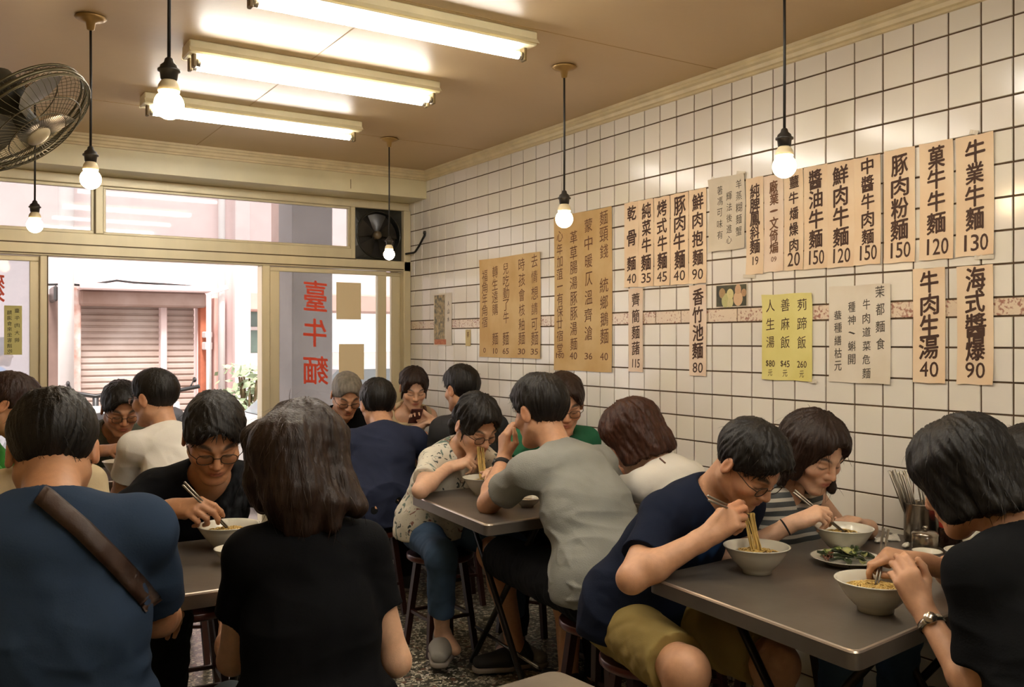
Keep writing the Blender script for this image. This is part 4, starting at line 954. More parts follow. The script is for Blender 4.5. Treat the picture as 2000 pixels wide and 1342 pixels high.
    F_.ell(L(0, .072, -.100), np.array((.026, .020, .018))*hs, R, k=.025)
    for sx in (-1, 1):
        F_.ell(L(sx*.040, .058, -.028), np.array((.026, .026, .022))*hs, R, k=.025)
        F_.cone(L(sx*.012, .086, .019), L(sx*.044, .073, .020), .009*hs, .007*hs, .015)
        F_.ell(L(sx*.032, .103, .001), np.array((.018, .013, .010))*hs, R, k=.014, op='sub')
        F_.ell(L(sx*.032, .0705, -.004), np.array((.0165, .0150, .0110))*hs, R, k=.006)
    F_.cone(L(0, .086, .012), L(0, .108, -.026), .0075*hs, .0105*hs, .010); F_.ell(L(0, .106, -.030), np.array((.0115, .012, .010))*hs, R, k=.006)
    for sx in (-1, 1): F_.ell(L(sx*.0125, .097, -.033), np.array((.0075, .010, .008))*hs, R, k=.006)
    F_.ell(L(0, .082, -.060), np.array((.027, .016, .015))*hs, R, k=.022)
    F_.ell(L(0, .0955, -.0565), np.array((.019, .0075, .0052))*hs, R, k=.005); F_.ell(L(0, .094, -.0670), np.array((.017, .0075, .0056))*hs, R, k=.005)
    F_.cone(L(-.020, .0985, -.0615), L(.020, .0985, -.0615), .0018*hs, .0018*hs, .003, op='sub')
    for sx in (-1, 1):
        Re = R @ np.array(Matrix.Rotation(sx*-.35, 3, 'Z') @ Matrix.Rotation(-.15, 3, 'X'))
        F_.ell(L(sx*.081, -.008, -.008), np.array((.0085, .019, .032))*hs, Re, k=.008); F_.ell(L(sx*.091, -.004, -.004), np.array((.006, .010, .018))*hs, Re, k=.006, op='sub')
    vs, Q = F_.mesh()
    q = ((vs - H) @ R) / hs; x, y, z = q[:, 0], q[:, 1], q[:, 2]; ax = np.abs(x); hd_ = (np.linalg.norm(q, axis=1) < .19)
    c0 = np.array(lin(SKIN[skin])); col = np.tile(c0, (len(vs), 1))
    def mix(m, c): 
        m = np.where(hd_, m, 0)[:, None]; col[:] = col*(1-m) + np.array(c)*m
    red = c0 * np.array((1.02, .80, .74))
    mix(.45*np.exp(-((x/.018)**2 + ((z+.03)/.018)**2)) * (y > .07), red); mix(.5*np.exp(-((ax-.045)/.02)**2 - ((z+.03)/.02)**2) * (y > .03), red); mix(.5*(ax > .078)*(np.abs(z) < .05), red)
    front = (y > .055)
    mix(.75*np.exp(-((x/.021)**4 + ((z+.0615)/.0088)**4)) * (y > .07), lin('9c4f42') if not female else lin('a8463f'))
    zc = .0235 + .004 - .0040*((ax-.036)/.016)**2; mix(.95*np.exp(-(((ax-.033)/.0185)**6 + ((z-zc)/(.0058 if not female else .0042))**4))*front, M_brow)
    zc = -.0085 + .0035*((ax-.032)/.016)**2; mix(.95*np.exp(-(((ax-.032)/.0175)**6 + ((z-zc)/.0028)**2))*front, M_brow)
    sc = np.where(hair[0] in ('crop',), .0, 1.) * (z > .60*y - .018) * (y < .07) * 0; 
    for k in 'RL':       # paler nails
        for tp in A[k][6]:
            m = np.exp(-(np.linalg.norm(vs - (tp + A[k][3]*.003), axis=1)/.006)**4)[:, None]*.35; col[:] = col*(1-m) + np.array(lin('d9b09a'))*m
    root = fast_mesh('person', vs, Q, M_skin, None, xf(base), col); tag(root, label, 'person')
    # -------- hair
    M = M; 
    hair_mesh(hair[0], R, H, hs, HAIRS[hair[1]], root, base, hash(key) % 997 if False else sum(map(ord, key)), h if h < .006 else .006, hgrow, locks, hpart, fuzz, nape)
    # -------- shirt
    if shirt is not None:
        G = Field(lo, hi, max(h, .005)); torso(G, .008); G.cone(P - UP*.05*s, P + UP*.05*s, (.125*fat + .016)*s, (.118*fat + .014)*s, .05, r, 1.36)
        if legs: G.cone(HP['R'] + UP*.03*s, HP['L'] + UP*.03*s, .128*s, .128*s, .04)
        if legs: G.ell(P - bx*.058*s - UP*.01*s, np.array((.156, .162, .12))*s, k=.05)
        for k, sg in (('R', 1), ('L', -1)):
            E = A[k][0]; S_ = SH[k]; d = nrm(E - S_); e = S_ + (E - S_)*sleeve; fm = .9 if female else 1.
            if sleeveless: continue
            G.ell(S_ - ut*.004, np.array((.058, .060, .060))*s*fm, k=.04)
            G.cone(S_, e + d*.05, .056*s*fm, (.060 + .010*(1-sleeve))*s*fm, .03, cut=[(e, d)])
        if sleeveless:
            for k, sg in (('R', 1), ('L', -1)): G.ell(SH[k] + r*sg*.062, np.array((.072, .08, .10)), k=.01, op='sub')
        cb = N - ut*.012*s
        G.cone(cb + F0*.012, cb + nrm(nd*.6 + ut*.7)*.16 + F0*.03, .066*s, .090*s, .014, op='sub')
        if neck == 'v': G.cone(cb + F0*.07, cb - ut*.085*s + F0*.105, .048*s, .006, .010, op='sub')
        if neck == 'wide': G.cone(cb + F0*.05 + r*.05, cb + F0*.05 - r*.05, .055, .055, .02, op='sub')
        G.plane(P - UP*(.055 + hem)*s, -UP, .008)
        sv, SQ = G.mesh(); sv = relax(sv, SQ, 1); SN_ = vnormals(sv, SQ)
        tn = ((sv - P) @ tor)
        lq = sv @ np.stack([r, f, UP], 1); sd_ = sum(map(ord, key))
        cre = -np.abs(folds(lq * np.array((.6, .8, 1.5)), sd_+9, 1., 26, 4)) - .6*np.abs(folds(lq * np.array((1.2, .8, .8)), sd_+11, 1., 34, 4))
        lowb = np.clip(1.15 - (sv - P) @ tor / (tl*s), .35, 1.15)
        sv = sv + SN_ * np.maximum((folds(sv, sd_+5, foldamp*.5, 20, 6) + foldamp*1.5*(cre + .9)) * lowb, -.003)[:, None]
        sc_ = None
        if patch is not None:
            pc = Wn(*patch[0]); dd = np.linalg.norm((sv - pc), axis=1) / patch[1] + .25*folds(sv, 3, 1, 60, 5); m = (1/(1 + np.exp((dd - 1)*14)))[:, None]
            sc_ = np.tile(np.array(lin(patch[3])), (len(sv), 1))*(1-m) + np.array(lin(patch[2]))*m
        fast_mesh('shirt', sv, SQ, shirt, root, base, sc_); root['_sf'] = 0
        PEOPLE[key] = dict(field=G, N=N, P=P, M=M, f=f, r=r, ut=ut, SH=SH, A=A, H=H, R=R, hs=hs, root=root, base=base, L=L)
    else: PEOPLE[key] = dict(N=N, P=P, M=M, f=f, r=r, ut=ut, SH=SH, A=A, H=H, R=R, hs=hs, root=root, base=base, L=L)
    # -------- trousers
    if pants is not None and legs:
        G = Field(lo, hi, max(h, .0055)); hips(G, .0); G.cone(P, P + tor*.07*s, (.118*fat)*s, (.112*fat)*s, .04, r, 1.34)
        for k, sg in (('R', 1), ('L', -1)):
            d = nrm(KN[k] - HP[k]); d2 = nrm(AN[k] - KN[k]); fl_ = .95 if female else 1.
            if leg == 'shorts':
                e = HP[k] + (KN[k] - HP[k])*.88; G.cone(HP[k], e + d*.06, .096*s*fl_, .083*s*fl_, .03, cut=[(e, d)])
            else:
                G.cone(HP[k], KN[k], .093*s*fl_, .068*s*fl_, .03); q_ = {'long': 1.0, 'crop': .72}[leg]; e = KN[k] + (AN[k] - KN[k])*q_
                G.cone(KN[k], e + d2*.05 - f*.008, .072*s*fl_, (.060 if leg == 'crop' else .052)*s, .03, cut=[(e, d2)])
        G.plane(P + UP*.075*s, UP, .006)
        pv, PQ = G.mesh(); pv = relax(pv, PQ, 1); PN = vnormals(pv, PQ)
        wf = np.clip((P[2] + .04 - pv[:, 2])/.08, 0, 1) + .0; pv = pv + PN * wf[:, None] * (folds(pv, sum(map(ord, key))+15, .002, 26, 7) + folds(pv @ np.stack([r, f, UP], 1) * np.array((.5, 1.6, 1.2)), sum(map(ord, key))+19, .0022, 70, 7))[:, None]
        fast_mesh('shorts' if leg == 'shorts' else 'trousers', pv, PQ, pants, root, base)
    if legs:
        for k, sg in (('R', 1), ('L', -1)):
            a = AN[k]; z0 = max(a[2] - .085, .002); G = Field(a - V(.2, .2, .1), a + V(.2, .2, .09), .005)
            b = np.array((a[0], a[1], z0 + .040)); ff = nrm(f + r*sg*.18)
            if feet and k + 'd' in feet: ff = cv(feet[k + 'd']); ff[2] = 0; ff = nrm(ff)
            sr = V(ff[1], -ff[0], 0)
            G.cone(b - ff*.035, b + ff*.05, .040, .042, .02, sr, 1.02); G.cone(b + ff*.05, b + ff*.165, .042, .026, .02, sr, 1.35); G.cone(b - ff*.03, np.array((a[0], a[1], z0 + .075)) - ff*.02, .040, .042, .02)
            G.cone(np.array((a[0], a[1], z0 + .09)) + ff*.01, np.array((a[0], a[1], z0 + .2)), .034, .045, .006, op='sub')
            G.plane((0, 0, z0 + .014), -UP, .004); wv, WQ = G.mesh(); sh = fast_mesh('shoe', wv, WQ, shoe or M_shoe, root, base)
            G = Field(a - V(.2, .2, .1), a + V(.2, .2, .05), .005); b2 = np.array((a[0], a[1], z0 + .012))
            G.cone(b2 - ff*.035, b2 + ff*.05, .041, .044, .02, sr, 1.04); G.cone(b2 + ff*.05, b2 + ff*.165, .044, .030, .02, sr, 1.32); G.plane((0, 0, z0 + .022), UP, .004); G.plane((0, 0, z0), -UP, .004)
            wv, WQ = G.mesh(); fast_mesh('sole', wv, WQ, M_sole, sh, base)
    if glasses:
        gm = MB(); gm.smooth = True; LL = lambda a, b, c: Vector(xf(L(a, b, c))); rim = []
        for sx in (-1, 1):
            ring = [LL(sx*.033 + .0225*np.sign(math.cos(t))*abs(math.cos(t))**.75, .1005 - .10*abs(.0225*math.cos(t)*1.0 + .0)*(.6), -.006 + .0165*np.sign(math.sin(t))*abs(math.sin(t))**.75) for t in [2*math.pi*i/20 for i in range(21)]]
            gm.tube(ring, .0013*hs if glasses != 'thick' else .002*hs, 6); rim.append(ring)
            gm.tube([LL(sx*.0555, .098, -.002), LL(sx*.072, .078, .0), LL(sx*.083, .0, .006), LL(sx*.080, -.022, -.004)], .0013*hs, 6)
        gm.tube([LL(-.0105, .101, -.002), LL(0, .1045, .001), LL(.0105, .101, -.002)], .0013*hs, 6)
        g = gm.build('glasses', M_wire, root)
        for ring in rim:
            lm = MB(); lm.add(ring[:-1], [tuple(range(len(ring) - 1))]); lm.build('lens', M_lens, g)
    return PEOPLE[key]
HAIRS = {'black': hairmat('black', '120e0b'), 'brown': hairmat('brown', '432314'), 'dark': hairmat('dark_brown', '2a1910'), 'grey': hairmat('grey', '857e72', .5), 'reddish': hairmat('reddish', '2e170f')}
M_shoe = mat('dark_shoe', '23211f', rough=.7); M_sole = mat('pale_sole', '8f857a', rough=.8)
M_jean = cloth('denim', '4a617f', .22); M_black_p = cloth('black_trouser', '17181a'); M_khaki = cloth('khaki', '95824f', .12); M_navy_p = cloth('navy_trouser', '20242e'); M_greyd = cloth('grey_denim', '4a5258', .2)
C_slate = cloth('slate_blue', '303f55'); C_black = cloth('black', '0e0f12'); C_soft = cloth('soft_black', '131416'); C_dnavy = cloth('dark_navy', '1a2133', attr='Col')
C_navy = cloth('navy', '2d3348'); C_grey = cloth('heather_grey', '92938e', .14, .35); C_white = cloth('white_cotton', 'dad6ce', .06); C_cream = cloth('cream', 'c9b795', .08); C_green = cloth('green', '3f8a3c', .1); C_dgreen = cloth('dark_green', '2f6a4c', .1); C_olive = cloth('olive_grey', '55584c', .12); C_char = cloth('charcoal', '3a3a3c', .1)
def stripes():
    m = mat('cloth_striped', '4a4d4c', rough=.88, bump=.25, bscale=240, spec=.2); N = m.node_tree.nodes; L = m.node_tree.links; tc = N.new('ShaderNodeTexCoord')
    w_ = N.new('ShaderNodeTexWave'); w_.bands_direction = 'Z'; w_.inputs['Scale'].default_value = 10.5; w_.inputs['Distortion'].default_value = .3; L.new(tc.outputs['Object'], w_.inputs[0])
    r = N.new('ShaderNodeMapRange'); r.inputs[1].default_value = .62; r.inputs[2].default_value = .68; L.new(w_.outputs[1], r.inputs[0])
    mx = N.new('ShaderNodeMix'); mx.data_type = 'RGBA'; mx.inputs[6].default_value = (*lin('55595a'), 1); mx.inputs[7].default_value = (*lin('c4bfb4'), 1); L.new(r.outputs[0], mx.inputs[0]); L.new(mx.outputs[2], N['Principled BSDF'].inputs['Base Color']); return m
def floral():
    m = mat('cloth_floral', 'c9c2ac', rough=.88, bump=.25, bscale=240, spec=.2); N = m.node_tree.nodes; L = m.node_tree.links; tc = N.new('ShaderNodeTexCoord'); last = None
    for sc, c, lo in ((16, '6d7d74', .60), (21, '8a5f55', .64), (34, '46504f', .63)):
        n = N.new('ShaderNodeTexNoise'); n.inputs['Scale'].default_value = sc; n.inputs['Detail'].default_value = 2.5; n.inputs['Distortion'].default_value = 1.2; L.new(tc.outputs['Object'], n.inputs[0])
        r = N.new('ShaderNodeMapRange'); r.inputs[1].default_value = lo; r.inputs[2].default_value = lo + .04; L.new(n.outputs[0], r.inputs[0])
        mx = N.new('ShaderNodeMix'); mx.data_type = 'RGBA'; mx.inputs[7].default_value = (*lin(c), 1); L.new(r.outputs[0], mx.inputs[0])
        if last is None: mx.inputs[6].default_value = (*lin('d2cdbd'), 1)
        else: L.new(last, mx.inputs[6])
        last = mx.outputs[2]
    L.new(last, N['Principled BSDF'].inputs['Base Color']); return wrinkle(m)
person('P1', 'person seen from behind in a slate blue t-shirt with a brown strap across the back', (104, 882, 1.95), 2, look=(0, 34, 0), s=1.04, hs=1.02, h=.0045, skin='tan', hair=('short', 'black'), shirt=C_slate, pants=M_black_p, sw=.165, fat=1.08, sleeve=.78, nape=.86, neckd=(.95, .0, .42),
       arms={'R': dict(w=(325, 1200, 2.28), e=(300, 1300, 1.92)), 'L': dict(w=(-60, 1150, 2.3))})
person('P2', 'person seen from behind with long brown hair in a black short sleeved top', (588, 893, 2.10), -8, look=(0, 12, 0), s=.93, hs=1.02, h=.0045, skin='fair', hair=('long', 'dark'), shirt=C_black, pants=M_greyd, female=True, sw=.136, sleeve=.55, fat=1.0, neckd=(.35, .0, 1),
       arms={'R': dict(w=(700, 1150, 2.2), e=(752, 1150, 1.98)), 'L': dict(w=(448, 1200, 2.25), e=(468, 1215, 1.98))},
       locks=[([(560, 880, 2.01), (580, 960, 1.98), (590, 1015, 1.98)], .085, .055, None, 1.), ([(512, 860, 2.08), (505, 940, 2.05), (512, 985, 2.04)], .045, .02, None, 1.), ([(635, 880, 2.06), (658, 945, 2.03), (696, 990, 2.01)], .045, .025, None, 1.), ([(620, 930, 2.01), (645, 985, 1.97), (650, 1025, 1.96)], .04, .02, None, 1.)])
person('P3', 'person in a black v-neck t-shirt and glasses facing the camera over a steaming bowl', (418, 852, 2.98), 168, look=(6, 33, 0), s=1.05, hs=1.12, h=.0045, skin='tan', hair=('short', 'black'), shirt=C_black, neck='v', pants=M_black_p, glasses=True, neckd=(.5, 0, .9),
       arms={'R': dict(w=(338, 992, 2.82), hd=(.9, .1, -.5), dn=(-.1, .7, -.6), pose='chop', pole=(.8, -.1, -.7)), 'L': dict(w=(575, 1052, 2.88))})
person('P4', 'person in a green shirt at the left edge, turned to the right', (16, 790, 3.70), 95, look=(0, 30, 0), hs=1.0, skin='tan', hair=('short', 'reddish'), shirt=C_green, pants=M_black_p)
person('P5', 'person in a cream shirt mostly hidden behind the diner with the brown strap', (100, 850, 3.02), 172, look=(0, 20, 0), s=.95, skin='mid', hair=('mid', 'dark'), shirt=C_cream, pants=M_black_p, female=True, arms={'L': dict(pole=(.15, -.3, -.5)), 'R': dict(pole=(.15, -.3, -.5))})
person('P6', 'person in an olive grey polo and glasses facing the camera at the far left table', (236, 797, 4.85), 165, look=(4, 26, 0), hs=1.12, skin='tan', hair=('short', 'black'), shirt=C_olive, neck='v', pants=M_black_p, glasses=True,
       arms={'R': dict(w=(196, 880, 4.62), hd=(.9, .1, -.4), dn=(-.1, .7, -.6), pose='chop')})
person('P7', 'person in a white t-shirt seen from behind at the far left table', (303, 777, 4.22), -25, look=(-22, 6, 0), hs=1.06, skin='mid', hair=('flat', 'black'), shirt=C_white, pants=M_black_p, glasses=True, sleeve=.62,
       arms={'L': dict(w=(256, 893, 4.36), e=(246, 925, 4.20), hd=(0, 1, .2), dn=(-.8, .2, -.4), pose='fist'), 'R': dict(w=(330, 900, 4.5))})
person('P8', 'grey haired person in a black polo and glasses eating by the lettered door', (677, 770, 5.5), 162, pel=(2.08, 5.40), look=(6, 34, 0), hs=1.08, skin='mid', hair=('crop', 'grey'), shirt=C_soft, neck='v', pants=M_black_p, glasses=True, fat=1.1,
       arms={'R': dict(w=(622, 846, 5.28), hd=(.9, .1, -.5), dn=(-.1, .7, -.6), pose='chop', pole=(.9, 0, -.7)), 'L': dict(pole=(.1, -.3, -.6))})
person('P9', 'person in a navy t-shirt seen from behind in the middle of the room', (738, 790, 4.92), -18, pel=(1.90, 4.30), look=(4, 14, 0), s=1.05, hs=1.08, hem=.045, skin='mid', hair=('short', 'black'), shirt=C_navy, pants=M_black_p, sleeve=.6, sw=.175,
       arms={'L': dict(w=(672, 880, 4.88), e=(664, 896, 4.70)), 'R': dict(w=(800, 880, 4.95))})
person('P10', 'person in a cream sleeveless top with tied hair looking at a phone in the corner', (808, 757, 5.62), 162, pel=(2.48, 5.36), look=(8, 26, 0), s=.95, skin='fair', hair=('pony', 'dark'), shirt=C_cream, sleeveless=True, neck='wide', pants=M_black_p, female=True,
       arms={'L': dict(w=(842, 820, 5.42), pole=(.05, -.1, -1), hd=(-.7, .5, -.3), dn=(.5, -.2, .4), pose='bowl'), 'R': dict(w=(812, 836, 5.40), pole=(0, -.1, -1))})
person('P11', 'black haired person seen from behind at the corner table, body hidden by the floral blouse', (902, 760, 5.0), -26, pel=(2.37, 4.26), look=(-12, 6, 0), hs=1.02, skin='mid', hair=('short', 'black'), shirt=C_char, pants=M_black_p, arms={'L': dict(pole=(.15, -.3, -.5)), 'R': dict(pole=(.15, -.3, -.5))})
person('P12', 'person in a floral blouse and jeans bending over noodles at the middle table', (930, 829, 3.97), 142, pel=(1.95, 3.72), look=(6, 33, 0), s=.95, hs=1.06, h=.0045, skin='fair', hair=('pony', 'black'), shirt=floral(), pants=M_jean, leg='crop', female=True, glasses=True, sleeve=.62, fat=1.12, neck='v',
       arms={'R': dict(w=(878, 912, 3.93), e=(803, 950, 3.84), hd=(.8, .25, -.1), dn=(-.2, .8, -.4), pose='chop'), 'L': dict(w=(985, 925, 3.80), pole=(.25, -.3, -.4))}, knees={'R': (862, 1085, 3.80)}, feet={'R': (864, 1238, 3.97), 'Rd': (0, 0, -1)}, shoe=mat('grey_canvas_shoe', '8b8780', rough=.9, bump=.3, bscale=300))
person('P13', 'person in a grey t-shirt and black shorts seen from behind at the middle table', (1056, 803, 3.44), -38, look=(-6, 12, 0), s=1.05, hs=1.08, h=.0045, skin='mid', hair=('short', 'black'), shirt=C_grey, pants=M_black_p, leg='shorts', sleeve=.60, fat=1.05, foldamp=.0065,
       arms={'L': dict(w=(984, 900, 3.66), e=(985, 990, 3.75), hd=(.05, 1, .1), dn=(-.8, .0, -.5), pose='bowl'), 'R': dict(w=(1120, 950, 3.5))}, knees={'L': (962, 1080, 3.84)}, feet={'L': (1008, 1264, 3.88), 'Ld': (-1, 0, -.35)})
person('P14', 'person in a green shirt and glasses facing the camera behind the grey t-shirt', (1100, 787, 4.20), 165, pel=(2.46, 3.72), look=(4, 22, 0), hs=1.08, skin='mid', hair=('short', 'dark'), shirt=C_dgreen, pants=M_black_p, glasses=True, arms={'L': dict(pole=(.15, -.3, -.5)), 'R': dict(pole=(.15, -.3, -.5))})
person('P15', 'person with a brown bob and white top leaning left by the tiled wall', (1236, 852, 3.60), -50, pel=(2.41, 2.50), look=(-14, 34, 0), s=.98, hs=1.10, skin='fair', hair=('bob', 'brown'), shirt=C_white, pants=M_black_p, female=True, arms={'L': dict(w=(1240, 955, 3.80)), 'R': dict(w=(1285, 945, 3.9), pole=(.1, -.3, -.6))})
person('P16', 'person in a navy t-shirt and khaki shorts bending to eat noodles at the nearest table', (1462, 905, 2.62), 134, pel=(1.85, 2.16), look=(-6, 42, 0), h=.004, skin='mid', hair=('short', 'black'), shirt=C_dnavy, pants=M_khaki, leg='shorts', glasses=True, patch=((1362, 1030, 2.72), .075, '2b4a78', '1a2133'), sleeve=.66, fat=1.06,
       arms={'R': dict(w=(1378, 1050, 2.50), e=(1240, 1115, 2.52), ua=.255, fa=.235, hd=(.75, .6, -.1), dn=(-.2, .5, -.85), pose='chop'), 'L': dict(w=(1345, 1150, 2.76), hd=(1, -.2, .1))}, knees={'R': (1338, 1310, 2.36)})
person('P17', 'person in a striped sleeveless top with shoulder length hair eating beside the wall', (1590, 880, 2.95), 128, pel=(2.41, 2.14), look=(8, 30, 0), s=.95, h=.004, skin='fair', hair=('mid', 'dark'), shirt=stripes(), sleeveless=True, neck='v', pants=M_jean, female=True,
       arms={'R': dict(w=(1548, 1022, 2.80), e=(1492, 1045, 2.82), hd=(.8, .35, -.1), dn=(-.2, .8, -.4), pose='chop'), 'L': dict(w=(1700, 1030, 2.95), hd=(-.7, .3, -.3), dn=(.2, .9, .2), pose='bowl')},
       locks=[([(1530, 880, 2.97), (1525, 940, 2.97)], .035, .018, None, 1.), ([(1618, 940, 2.93), (1622, 955, 2.92)], .02, .015, None, 1.)])
person('P18', 'person with a dark bob and black top at the right edge, back to the camera', (1882, 930, 2.06), -55, pel=(1.86, 0.93), look=(-6, 30, 0), s=.95, hs=1.0, h=.004, skin='mid', hair=('bob', 'black'), shirt=C_soft, pants=M_black_p, female=True, sleeve=.66, neckd=(.6, 0, .8),
       arms={'L': dict(w=(1806, 1218, 2.04), e=(1895, 1325, 1.90), hd=(-.35, .85, .3), dn=(-.3, .35, -.85), pose='bowl'), 'R': dict(w=(1800, 1098, 2.24), hd=(-.85, .15, .1), dn=(.1, .85, -.3), pose='chop', pole=(.8, -.2, -.6))})
person('P19', 'person with dark hair cut off by the right edge of the photo', (2024, 930, 2.34), -60, pel=(2.44, 0.95), look=(0, 20, 0), skin='mid', hair=('short', 'black'), shirt=C_white, pants=M_black_p, arms={'L': dict(w=(2040, 1130, 2.38)), 'R': dict(w=(2120, 1130, 2.45))})
person('P20', 'person in a light blue shirt outside, seen through the left sliding door', (3, 688, 8.4), 60, look=(0, 10, 0), h=.009, skin='tan', hair=('short', 'black'), shirt=cloth('light_blue', '6f9ac9'), pants=M_black_p, seat=.62)
# ------------------------------------------------------------------ steel topped tables, stools
def steel(name, c, r=.34):
    m = mat(name, c, rough=r, metal=.55, var=.28, scale=5, col2=None, bump=.05, bscale=60); return m
M_top = steel('worn_steel_top', '7f776e'); M_edge_glint = mat('steel_edge_highlight', 'b3a89c', rough=.3, metal=.7); M_leg = mat('dark_tube', '2b2724', rough=.4, metal=.6); M_chrome = mat('chrome_tube', '8d877f', rough=.25, metal=.9)  # paler metal on the bevel paints in the highlight along the table edges
M_wood = mat('dark_red_wood', '3b1d17', rough=.35, var=.25, scale=12, stretch=(1, 1, .2)); M_rim = mat('stool_rim', '5a2a23', rough=.3)
TZ = .75
def table(key, label, quad, th=.045, legs=True):
    q = [Vector((p[0], p[1], 0)) for p in quad]; c = sum(q, Vector()) / 4
    t = thing('dining_table', label, 'table', (c.x, c.y, 0), 'steel topped noodle shop tables')
    def ringat(ins, z, rc=.03):
        out = []
        for i in range(4):
            p = q[i]; a = (q[i-1] - p).normalized(); b = (q[(i+1) % 4] - p).normalized(); base = p + (a + b) * ins
            for k in range(5):
                s = k/4; w0 = base + a*rc; w1 = base + b*rc; out.append(w0.lerp(base, s).lerp(base.lerp(w1, s), s) + Vector((0, 0, z)))
        return out
    m = MB(); m.smooth = False; R = [ringat(.02, TZ - th), ringat(.0, TZ - th + .003), ringat(0, TZ - .006), ringat(.002, TZ - .002), ringat(.006, TZ)]; n = 20
    for i in range(4): m.smooth = i > 0; m.mi = 1 if i in (2, 3) else 0; m.add(R[i] + R[i+1], [(k, (k+1) % n, n+(k+1) % n, n+k) for k in range(n)])
    m.smooth = False; m.mi = 0; m.add(R[4], [tuple(range(n))]); m.add(R[0], [tuple(range(n))[::-1]]); m.build('table_top', [M_top, M_edge_glint], t)
    # two folding X trestles
    u = (q[1] - q[0]).normalized(); v = (q[3] - q[0]).normalized(); W_ = (q[1] - q[0]).length; D_ = (q[3] - q[0]).length
    for sx in (.22, .82):
        m = MB(); m.smooth = True
        o = q[0] + (q[1] - q[0])*.0 + v * D_ * sx
        for (a, b) in ((.1, .9), (.9, .1)):
            p0 = o + u*W_*a + Vector((0, 0, .012)); p1 = o + u*W_*b + Vector((0, 0, TZ - th)); m.tube([p0, p1], .0125, 8); o = o + v*.028
        leg = m.build('trestle', M_leg, t)
        m = MB(); m.smooth = True; m.tube([o + u*W_*.12 - v*.014 + Vector((0, 0, .16)), o + u*W_*.88 - v*.014 + Vector((0, 0, .16))], .007, 8); m.build('cross_bar', M_chrome, leg)
    return t
def P2(u, v): p = onz(u, v, TZ); return Vector((p.x, p.y, 0))
XW = WX - .03
def toward_wall(p, d):
    k = (XW - p.x)/d.x; return p + d*k
A6, B6, C6 = P2(1265, 1125), P2(1672, 1275), P2(1868, 1180); d6 = (C6 - B6)
table('T6', 'nearest steel table against the tiled wall, with four bowls', [B6, A6, toward_wall(A6, Vector((1, .08, 0))), toward_wall(B6, Vector((d6.x, d6.y*.75, 0)))])
A5, B5 = P2(803, 965), P2(950, 1025); table('T5', 'middle steel table with the diner in the grey t-shirt leaning an elbow on it', [B5, A5, toward_wall(A5, Vector((1, .04, 0))), toward_wall(B5, Vector((1, .05, 0)))])
B4 = P2(640, 900); table('T4', 'steel table in the far corner by the shop front', [B4, B4 + Vector((.0, .44, 0)), Vector((XW, B4.y + .44, 0)), Vector((XW, B4.y, 0))])
table('T1', 'steel table on the left between the diners seen from behind and the one with steam', [Vector((1.08, 2.42, 0)), Vector((1.10, 3.06, 0)), Vector((-.35, 3.06, 0)), Vector((-.35, 2.42, 0))])
table('T3', 'steel table far left near the shop front', [Vector((1.02, 4.56, 0)), Vector((1.02, 5.06, 0)), Vector((-.4, 5.06, 0)), Vector((-.4, 4.56, 0))])
K7, L7, R7 = P2(1085, 1305), P2(960, 1342), P2(1170, 1342); dl, dr = (L7 - K7).normalized(), (R7 - K7).normalized()
table('T7', 'corner of a pale steel table at the bottom edge of the photo', [K7, K7 + dl*.75, K7 + dl*.75 + dr*.9, K7 + dr*.9])
def stool(x, y, label, z=.44, ang=.3):
    t = thing('stool', label, 'stool', (x, y, 0), 'dark wooden stools')
    m = MB(); m.smooth = True; m.lathe([(.001, z), (.140, z), (.150, z - .004)], (x, y, 0), 28); m.lathe([(.150, z - .028), (.145, z - .032), (.001, z - .032)], (x, y, 0), 28); m.build('seat', M_wood, t)
    m = MB(); m.smooth = True; m.lathe([(.150, z - .004), (.1535, z - .007), (.1535, z - .025), (.150, z - .028)], (x, y, 0), 28); m.build('seat_rim', M_rim, t)
    for k in range(4):
        a = ang + k*math.pi/2; d = Vector((math.cos(a), math.sin(a), 0)); p0 = Vector((x, y, z - .03)) + d*.105; p1 = Vector((x, y, 0.001)) + d*.165
        m = MB(); m.smooth = False; m.tube([p0, p1], [.021, .017], 4); m.build('leg', M_wood, t)
    m = MB()
    for k in range(4):
        a0, a1 = ang + k*math.pi/2, ang + (k+1)*math.pi/2; m.tube([Vector((x + .143*math.cos(a0), y + .143*math.sin(a0), .16)), Vector((x + .143*math.cos(a1), y + .143*math.sin(a1), .16))], .010, 4)
    m.build('stretcher', M_wood, t)
STL = {'P1': 'the diner with the brown back strap', 'P2': 'the long haired diner in black', 'P3': 'the diner with steam before the face', 'P4': 'the diner in green at the left edge', 'P5': 'the hidden diner in cream', 'P6': 'the diner in the olive polo',
       'P7': 'the diner in the white t-shirt at far left', 'P8': 'the grey haired diner', 'P9': 'the navy t-shirt seen from behind', 'P10': 'the diner with the phone', 'P11': 'the black haired diner behind the floral blouse', 'P12': 'the diner in the floral blouse',
       'P13': 'the diner in the grey t-shirt', 'P14': 'the diner in dark green with glasses', 'P15': 'the diner with the brown bob', 'P16': 'the diner in khaki shorts', 'P17': 'the diner in the striped top', 'P18': 'the diner with the dark bob', 'P19': 'the diner cut by the right edge'}
for k, l in STL.items():
    p = PEOPLE[k]['P']; b = PEOPLE[k]['f']*.03; stool(p[0] + b[0], p[1] + b[1], 'dark wooden stool under ' + l, ang=.3 + len(k)*.4 + ord(k[-1])*.3)
p = PEOPLE['P20']['P']; mb = MB(); mb.bbox((p[0] - .35, p[1] - .16, GZ), (p[0] + .35, p[1] + .16, .615), .02); single('street_bench', 'low pale block the passer-by in light blue sits on', 'bench', mb, M_white)

